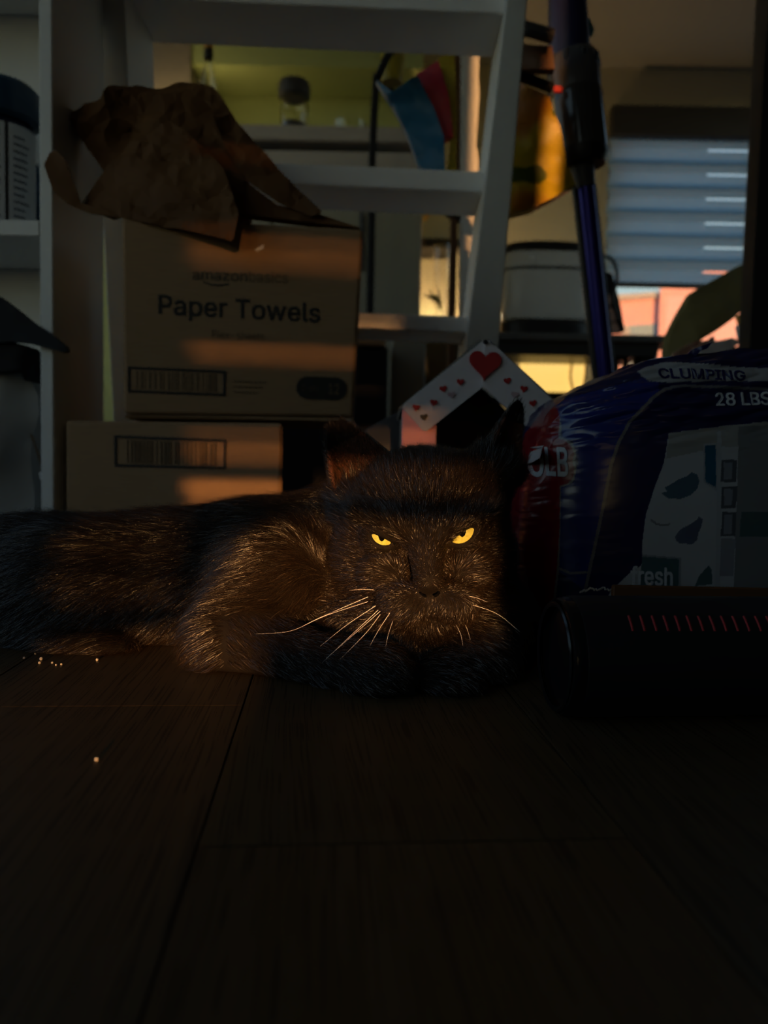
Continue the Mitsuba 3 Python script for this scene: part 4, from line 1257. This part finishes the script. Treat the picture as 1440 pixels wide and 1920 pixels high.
# head
hell((0, .010, .011), (.050, .050, .042), .012)
for s_ in (-1, 1):
    hell((s_ * .030, .006, -.016), (.0275, .036, .029), .012)
hell((0, -.004, -.030), (.040, .036, .025), .012)
cone(H(0, .03, -.01), P(700, 1030, .585), .036, .045, .02)
cone(H(0, -.026, .018), H(0, -.0585, -.0215), .0150, .0080, .008)
for s_ in (-1, 1):
    hell((s_ * .0125, -.0490, -.037), (.0170, .0170, .0130), .006)
    hell((s_ * .026, -.036, -.020), (.014, .012, .012), .008)
hell((0, -.040, -.050), (.013, .014, .009), .006)
for s_ in (-1, 1):
    cone(H(s_ * .011, -.0425, .0075), H(s_ * .037, -.033, .0165), .0085, .0075, .006)
# mouth crease and the groove under the nose
cone(H(0, -.0685, -.034), H(0, -.0660, -.044), .0022, .0022, .003, sub=True)
for s_ in (-1, 1):
    cone(H(0, -.0600, -.0455), H(s_ * .019, -.0535, -.0485), .0024, .0016, .003, sub=True)


def ray_sphere(px, py, c, r):
    v = ray(px, py)
    oc = EYE - c
    b = np.dot(oc, v)
    disc = b * b - (np.dot(oc, oc) - r * r)
    return EYE + v * (-b - math.sqrt(max(disc, 0)))


ER = .0122
eyes = []
for (pc, A, B, Mu, Ml) in (((716, 1004), (693, 997), (739, 1019), (714, 1007), (711, 1023)),
                           ((867, 996), (891, 985), (842, 1016), (866, 998), (872, 1019))):
    c = P(pc[0], pc[1], .447 + ER)
    pts = [ray_sphere(*q, c, ER + .0006) for q in (A, B, Mu, Ml)]
    eyes.append((c, pts))

    def sph(p, c=c):
        return np.linalg.norm(p - c, axis=-1) - (ER + .0004)
    s, p = region(c - ER, c + ER, .004)
    D[s] = np.maximum(D[s], -sph(p).astype(np.float32))
    cen = pts[0] * .5 + pts[1] * .5
    for Mp, upward in ((pts[2], True), (pts[3], False)):
        n = np.cross(pts[1] - pts[0], Mp - pts[0])
        n /= np.linalg.norm(n)
        if (n[2] > 0) != upward:
            n = -n
        lid = np.maximum(np.linalg.norm(p - c, axis=-1) - (ER + .0016), -((p - pts[0]) @ n))
        D[s] = smin(D[s], lid.astype(np.float32), .0012)

# ears: cupped triangles


def ear(base, tip, width_dir, open_dir, W0, depth, low=.25):
    base, tip = np.asarray(base), np.asarray(tip)
    a = tip - base
    Hh = np.linalg.norm(a)
    a /= Hh
    w = width_dir - a * np.dot(width_dir, a)
    w /= np.linalg.norm(w)
    n = np.cross(a, w)
    if np.dot(n, open_dir) < 0:
        n = -n

    def shape(p, off, sc):
        q = p - base
        h = q @ a
        t = np.clip(h / Hh, -low, 1)
        W = np.maximum(W0 * np.sqrt(np.clip(1 - t, 0, 1.3)) * (1 - .25 * t) * sc, .0008)
        Dp = np.maximum(depth * np.clip(1 - t, .02, 1.2) * sc, .0008)
        u, v = q @ w, q @ n - off * np.clip(1 - t, .05, 1)
        r = np.sqrt((u / W) ** 2 + (v / Dp) ** 2)
        sd = (r - 1) * np.minimum(W, Dp)
        return np.maximum(sd, np.maximum(h - Hh, -h - low * Hh))
    m = Hh * 1.3
    c = (base + tip) / 2
    add(lambda p: shape(p, 0, 1.0), c - m * .6, c + m * .6, .006)
    s, p = region(c - m * .6, c + m * .6, 0)
    inner = shape(p, depth * .62, .86)
    hgt = (p - base) @ a
    inner = np.maximum(inner, -(hgt - .003))
    D[s] = -smin(-D[s], inner.astype(np.float32), .0015)
    return dict(base=base, a=a, w=w, n=n, H=Hh)


earL = ear(P(688, 905, .503), P(618, 778, .502), np.array([.87, .1, -.45]), np.array([-.42, -.9, .0]), .026, .015)
cone(H(.030, .012, .020), P(935, 868, .507), .024, .015, .012)
earR = ear(P(936, 866, .507), P(981, 737, .505), np.array([.72, .66, .0]), np.array([.80, -.62, 0]), .0205, .0115, .16)


def surface_nets(D):
    sg = D < 0
    nx, ny, nz = D.shape
    G = (gx, gy, gz)
    acc = np.zeros((nx - 1, ny - 1, nz - 1, 3), np.float32)
    cnt = np.zeros((nx - 1, ny - 1, nz - 1), np.float32)
    cs = sum(sg[a:nx - 1 + a, b:ny - 1 + b, c:nz - 1 + c].astype(np.int8) for a in (0, 1) for b in (0, 1) for c in (0, 1))
    active = (cs > 0) & (cs < 8)
    I = np.argwhere(active)
    pos = np.zeros((len(I), 3))
    num = np.zeros(len(I))
    corner = [(a, b, c) for a in (0, 1) for b in (0, 1) for c in (0, 1)]
    vals = {c: D[I[:, 0] + c[0], I[:, 1] + c[1], I[:, 2] + c[2]] for c in corner}
    for c in corner:
        for ax_ in range(3):
            if c[ax_] == 0:
                e = list(c)
                e[ax_] = 1
                e = tuple(e)
                a, b = vals[c], vals[e]
                x = (a < 0) != (b < 0)
                t = np.where(x, a / np.where(x, a - b, 1), 0)
                for k in range(3):
                    lo = G[k][I[:, k] + c[k]]
                    hi = G[k][I[:, k] + e[k]]
                    pos[:, k] += np.where(x, lo + (hi - lo) * t, 0)
                num += x
    pos /= num[:, None]
    idx = np.full(active.shape, -1, np.int64)
    idx[active] = np.arange(len(I))
    faces = []
    for ax_ in range(3):
        s0 = [slice(None)] * 3
        s1 = [slice(None)] * 3
        s0[ax_], s1[ax_] = slice(0, -1), slice(1, None)
        cr_ = sg[tuple(s0)] != sg[tuple(s1)]
        E = np.argwhere(cr_)
        o1, o2 = [k for k in range(3) if k != ax_]
        ok = (E[:, o1] > 0) & (E[:, o2] > 0) & (E[:, o1] < D.shape[o1] - 1) & (E[:, o2] < D.shape[o2] - 1)
        E = E[ok]
        q = []
        for da, db in ((0, 0), (1, 0), (1, 1), (0, 1)):
            J = E.copy()
            J[:, o1] -= da
            J[:, o2] -= db
            q.append(idx[J[:, 0], J[:, 1], J[:, 2]])
        q = np.stack(q, 1)
        ins = sg[E[:, 0], E[:, 1], E[:, 2]]
        flip = ins if ax_ != 1 else ~ins
        q = np.where(flip[:, None], q[:, ::-1], q)
        faces.append(q)
    q = np.vstack(faces)
    return pos, np.vstack([q[:, [0, 1, 2]], q[:, [0, 2, 3]]])


# rest on the floor
D[:, :, :] = np.maximum(D, (0.001 - gz)[None, None, :])
cv, cf = surface_nets(D)
cm = trimesh.Trimesh(cv, cf, process=False)
if cm.volume < 0:
    cf = cf[:, ::-1]
    cm = trimesh.Trimesh(cv, cf, process=False)
comps = trimesh.graph.connected_components(cm.face_adjacency, nodes=np.arange(len(cf)))
keep = max(comps, key=len)
cm = trimesh.Trimesh(cv, cf[keep], process=False)
cm.remove_unreferenced_vertices()
cv, cf = np.array(cm.vertices), np.array(cm.faces)
_, _, cn = meshkit.arrays((cv, cf), True)
skin = np.tile(np.array([.007, .005, .004]), (len(cv), 1))
inner_mask = np.zeros(len(cv))
for e in (earL, earR):
    q = cv - e['base']
    h, u, v = q @ e['a'], q @ e['w'], q @ e['n']
    inside = (h > -.004) & (h < e['H'] * .60) & (np.abs(u) < .024) & (v > -.012) & (v < .014) & (cn @ e['n'] > .15)
    inner_mask[inside] = 1
skin[inner_mask > 0] = (.16, .06, .035)
obj('body', (cv, cf), 'cat_skin', ct, smooth=True, color=skin)

# eyes
for (c, pts) in eyes:
    k = obj('eye', trimesh.creation.icosphere(4, ER - .0003), 'eyeball', ct, smooth=True)
    scene[k]['to_world'] = T().translate(c.tolist())
    g = (EYE - c) / np.linalg.norm(EYE - c)
    sp = trimesh.creation.icosphere(6, 1.0)
    v = sp.vertices
    ca = v @ g
    up_ = np.array([0, 0, 1.0]) - g * g[2]
    up_ /= np.linalg.norm(up_)
    rt = np.cross(up_, g)
    ang = np.arctan2(v @ up_, v @ rt)
    rad = np.arccos(np.clip(ca, -1, 1)) / 1.25
    keepf = (rad[sp.faces] < 1).all(1)
    fib = meshkit.fbm(np.stack([np.cos(ang) * 9, np.sin(ang) * 9, rad * 2.2], 1), 3, 77)
    fine = meshkit.noise(np.stack([np.cos(ang) * 30, np.sin(ang) * 30, rad * 7], 1), 5)
    t = np.clip(.25 + .75 * fib + .35 * (fine - .5), 0, 1)[:, None]
    ic = np.array([.60, .52, .04]) * (1 - t) + np.array([.88, .98, .26]) * t
    ir = trimesh.Trimesh(v * ER + c, sp.faces[keepf], process=False)
    obj('iris', (np.array(ir.vertices), np.array(ir.faces)), 'iris', k, smooth=True, color=ic)
    x, z = v @ rt * ER, v @ up_ * ER
    pm = ((x / .0021) ** 2 + (z / .0043) ** 2 < 1) & (ca > 0)
    # a narrow upright pupil
    cap = []
    for rr_ in np.linspace(0, 1, 6):
        for a in np.linspace(0, 2 * math.pi, 28, endpoint=False):
            xx, zz = .0021 * rr_ * math.cos(a), .0040 * rr_ * math.sin(a) + .0006
            yy = math.sqrt((ER + .00018) ** 2 - xx * xx - zz * zz)
            cap.append(c + rt * xx + up_ * zz + g * yy)
    pf_ = [[i * 28 + j, i * 28 + (j + 1) % 28, (i + 1) * 28 + (j + 1) % 28] for i in range(5) for j in range(28)] + [[i * 28 + j, (i + 1) * 28 + (j + 1) % 28, (i + 1) * 28 + j] for i in range(5) for j in range(28)]
    obj('pupil', (np.array(cap), np.array(pf_)), 'pupil', k, smooth=True)
    # moist inner corner
    q_ = pts[1] + (EYE - pts[1]) / np.linalg.norm(EYE - pts[1]) * .0003
    w = obj('tear_corner', trimesh.creation.icosphere(2, .0009), 'pupil', k, smooth=True)
    scene[w]['to_world'] = T().translate(q_.tolist())

# nose leather
nz_ = hull([H(-.0068, -.0640, -.0240), H(.0068, -.0640, -.0240), H(0, -.0692, -.0275), H(0, -.0682, -.0330), H(-.0058, -.0652, -.0288), H(.0058, -.0652, -.0288), H(0, -.0620, -.0250)])
nz_ = nz_.subdivide().subdivide()
trimesh.smoothing.filter_laplacian(nz_, iterations=4)
obj('nose', nz_, 'nose', ct, smooth=True)
for s_ in (-1, 1):
    obj('nostril', tube(curve([H(s_ * .0022, -.0690, -.0292), H(s_ * .004, -.0680, -.0286), H(s_ * .0052, -.0662, -.0276)], 6), .0007, 6), 'pupil', ct + '__nose')

# whiskers
wk = [[(690, 1119, .432), (600, 1158, .43), (545, 1183, .43), (480, 1189, .43)], [(690, 1128, .43), (612, 1154, .425), (560, 1178, .425)],
      [(704, 1136, .428), (650, 1172, .424), (600, 1212, .422)], [(709, 1144, .427), (651, 1198, .42), (604, 1243, .417)], [(713, 1146, .427), (663, 1190, .42), (612, 1234, .416)],
      [(713, 1152, .427), (686, 1187, .421), (637, 1237, .418)], [(731, 1149, .426), (709, 1183, .42), (693, 1212, .417)], [(700, 1106, .433), (678, 1105, .431), (655, 1107, .43)],
      [(857, 1115, .432), (890, 1120, .428), (914, 1129, .426)], [(853, 1167, .436), (864, 1190, .43), (868, 1212, .428)], [(868, 1164, .438), (876, 1180, .434), (882, 1200, .43)],
      [(866, 1128, .43), (930, 1150, .426), (975, 1185, .425)], [(738, 1160, .43), (728, 1190, .42), (722, 1220, .416)]]
for w in wk:
    pts = curve([P(*q) for q in w], 18)
    obj('whisker', tube(pts, np.linspace(.00020, .00005, len(pts)), 5), 'whisker', ct, smooth=True)

# fur
tri = cv[cf]
area = np.linalg.norm(np.cross(tri[:, 1] - tri[:, 0], tri[:, 2] - tri[:, 0]), axis=1) / 2
cen = tri.mean(1)
fnm = cn[cf].mean(1)
hdist = np.linalg.norm((cen - HC) / [1, 1.1, 1], axis=1)
dens = np.where(hdist < .085, 4.2, 1.5)
facing = np.einsum('ij,ij->i', fnm, (EYE - cen) / np.linalg.norm(EYE - cen, axis=1, keepdims=True))
dens = dens * np.where(facing > -.25, 1, .3)
dens[(cen[:, 2] < .006) & (fnm[:, 2] < -.2)] = 0
for (c, pts) in eyes:
    dens[np.linalg.norm(cen - c, axis=1) < ER + .0010] = 0
    m_ = (pts[0] + pts[1] + pts[3]) / 3
    dens[np.linalg.norm(cen - m_, axis=1) < .0045] = 0
nose_c = H(0, -.0675, -.0285)
dens[np.linalg.norm(cen - nose_c, axis=1) < .006] = 0
wgt = area * dens
NF = 240000
fi = rng.choice(len(cf), NF, p=wgt / wgt.sum())
bc = rng.random((NF, 2))
sw = bc.sum(1) > 1
bc[sw] = 1 - bc[sw]
bw = np.stack([1 - bc.sum(1), bc[:, 0], bc[:, 1]], 1)
p0 = np.einsum('ni,nij->nj', bw, cv[cf[fi]])
N0 = np.einsum('ni,nij->nj', bw, cn[cf[fi]])
N0 /= np.linalg.norm(N0, axis=1, keepdims=True) + 1e-9
loc = np.stack([(p0 - HC) @ ex, (p0 - HC) @ ey, (p0 - HC) @ ez], 1)
hw = 1 - np.clip((np.linalg.norm(loc / [1, 1.05, 1], axis=1) - .062) / .03, 0, 1)
# flow: outwards from the nose over the face, backwards and down over the body
fh = p0 - H(0, -.070, -.020)
fh = fh + ez * .012 * (loc[:, 2:3] > .0)
fb = np.stack([np.full(NF, -1.0), .1 + 0 * p0[:, 0], np.clip(-.55 + 4 * (p0[:, 2] - .06), -.9, .1)], 1)
leg = (p0[:, 1] < .49) & (p0[:, 2] < .035) & (loc[:, 0] > -.12)
fb[leg] = [.6, -.4, -.35]
fh /= np.linalg.norm(fh, axis=1, keepdims=True) + 1e-9
fl = fh * hw[:, None] + fb * (1 - hw[:, None])
earm = np.zeros(NF, bool)
for e in (earL, earR):
    q = p0 - e['base']
    h = q @ e['a']
    m_ = (h > .006) & (h < e['H'] + .004) & (np.abs(q @ e['w']) < .03) & (np.abs(q @ e['n']) < .022)
    fl[m_] = e['a'] + e['w'] * ((q[m_] @ e['w']) / .02)[:, None] * .8
    earm |= m_
fl += (meshkit.noise(p0 * 38, 3)[:, None] - .5) * np.array([.2, .15, .3])
fl -= N0 * np.einsum('ij,ij->i', fl, N0)[:, None]
fl /= np.linalg.norm(fl, axis=1, keepdims=True) + 1e-9
jit = rng.normal(0, .13, (NF, 3))
Tn = fl + jit
Tn /= np.linalg.norm(Tn, axis=1, keepdims=True)
nd = np.linalg.norm(p0 - nose_c, axis=1)
L = np.where(hw > .5, np.interp(nd, [.006, .02, .04, .06, .09], [.0028, .0042, .0070, .0095, .012]), .017)
L = L * (1 - hw) * 1.0 + L * hw
for (c, pts) in eyes:
    de = np.linalg.norm(p0 - c, axis=1)
    L = np.where(de < .020, np.minimum(L, np.interp(de, [.012, .015, .020], [.0016, .003, .007])), L)
L[earm] = .0045
bridge = (np.abs(loc[:, 0]) < .0125 - .12 * np.clip(.01 - loc[:, 2], 0, .03)) & (loc[:, 2] > -.021) & (loc[:, 2] < .022) & (loc[:, 1] < -.02)
L = np.where(bridge, np.minimum(L, .0026 + .05 * np.clip(loc[:, 2] - .004, 0, .1) + .0012 * rng.random(NF)), L)
L[leg] = .008
L *= rng.uniform(.65, 1.25, NF)
lift = np.where(hw > .5, .33, .30) * rng.uniform(.5, 1.5, NF)
lift[bridge] *= .7
d1 = Tn * .8 + N0 * (lift * 1.9)[:, None]
d2 = Tn + N0 * (lift * .55)[:, None]
d3 = Tn + N0 * (lift * .1)[:, None] + np.array([0, 0, -.12])
d1, d2, d3 = (d / np.linalg.norm(d, axis=1, keepdims=True) for d in (d1, d2, d3))
root = p0 - N0 * .0004
pA = root + d1 * (L * .33)[:, None]
pB = pA + d2 * (L * .34)[:, None]
pC = pB + d3 * (L * .33)[:, None]
zmin = .0012
for q in (pA, pB, pC):
    q[:, 2] = np.maximum(q[:, 2], zmin)
wd = np.cross(d2, N0)
wd /= np.linalg.norm(wd, axis=1, keepdims=True) + 1e-9
tw_ = rng.uniform(-1.1, 1.1, NF)[:, None]
wd = wd * np.cos(tw_) + np.cross(d2, wd) * np.sin(tw_)
hwid = np.where(hw > .5, .000065, .000085)[:, None] * rng.uniform(.7, 1.3, (NF, 1))
V = np.stack([root - wd * hwid, root + wd * hwid, pA - wd * hwid * .95, pA + wd * hwid * .95, pB - wd * hwid * .7, pB + wd * hwid * .7, pC], 1).reshape(-1, 3)
b_ = (np.arange(NF) * 7)[:, None]
Fc = np.concatenate([b_ + np.array([t]) for t in ([0, 1, 3], [0, 3, 2], [2, 3, 5], [2, 5, 4], [4, 5, 6])])
base_c = np.array([.022, .0135, .0075])
pale = rng.random(NF) < .012
cc = base_c * rng.uniform(.3, 1.2, (NF, 1)) * np.where(rng.random((NF, 1)) < .12, 2.8, 1)
cc[pale] = [.20, .145, .10]
cc[earm] *= 1.1
obj('fur', (V, Fc), 'fur', ct, smooth=False, kind='stuff', color=np.repeat(cc, 7, axis=0), label='short black fur with brown sheen')
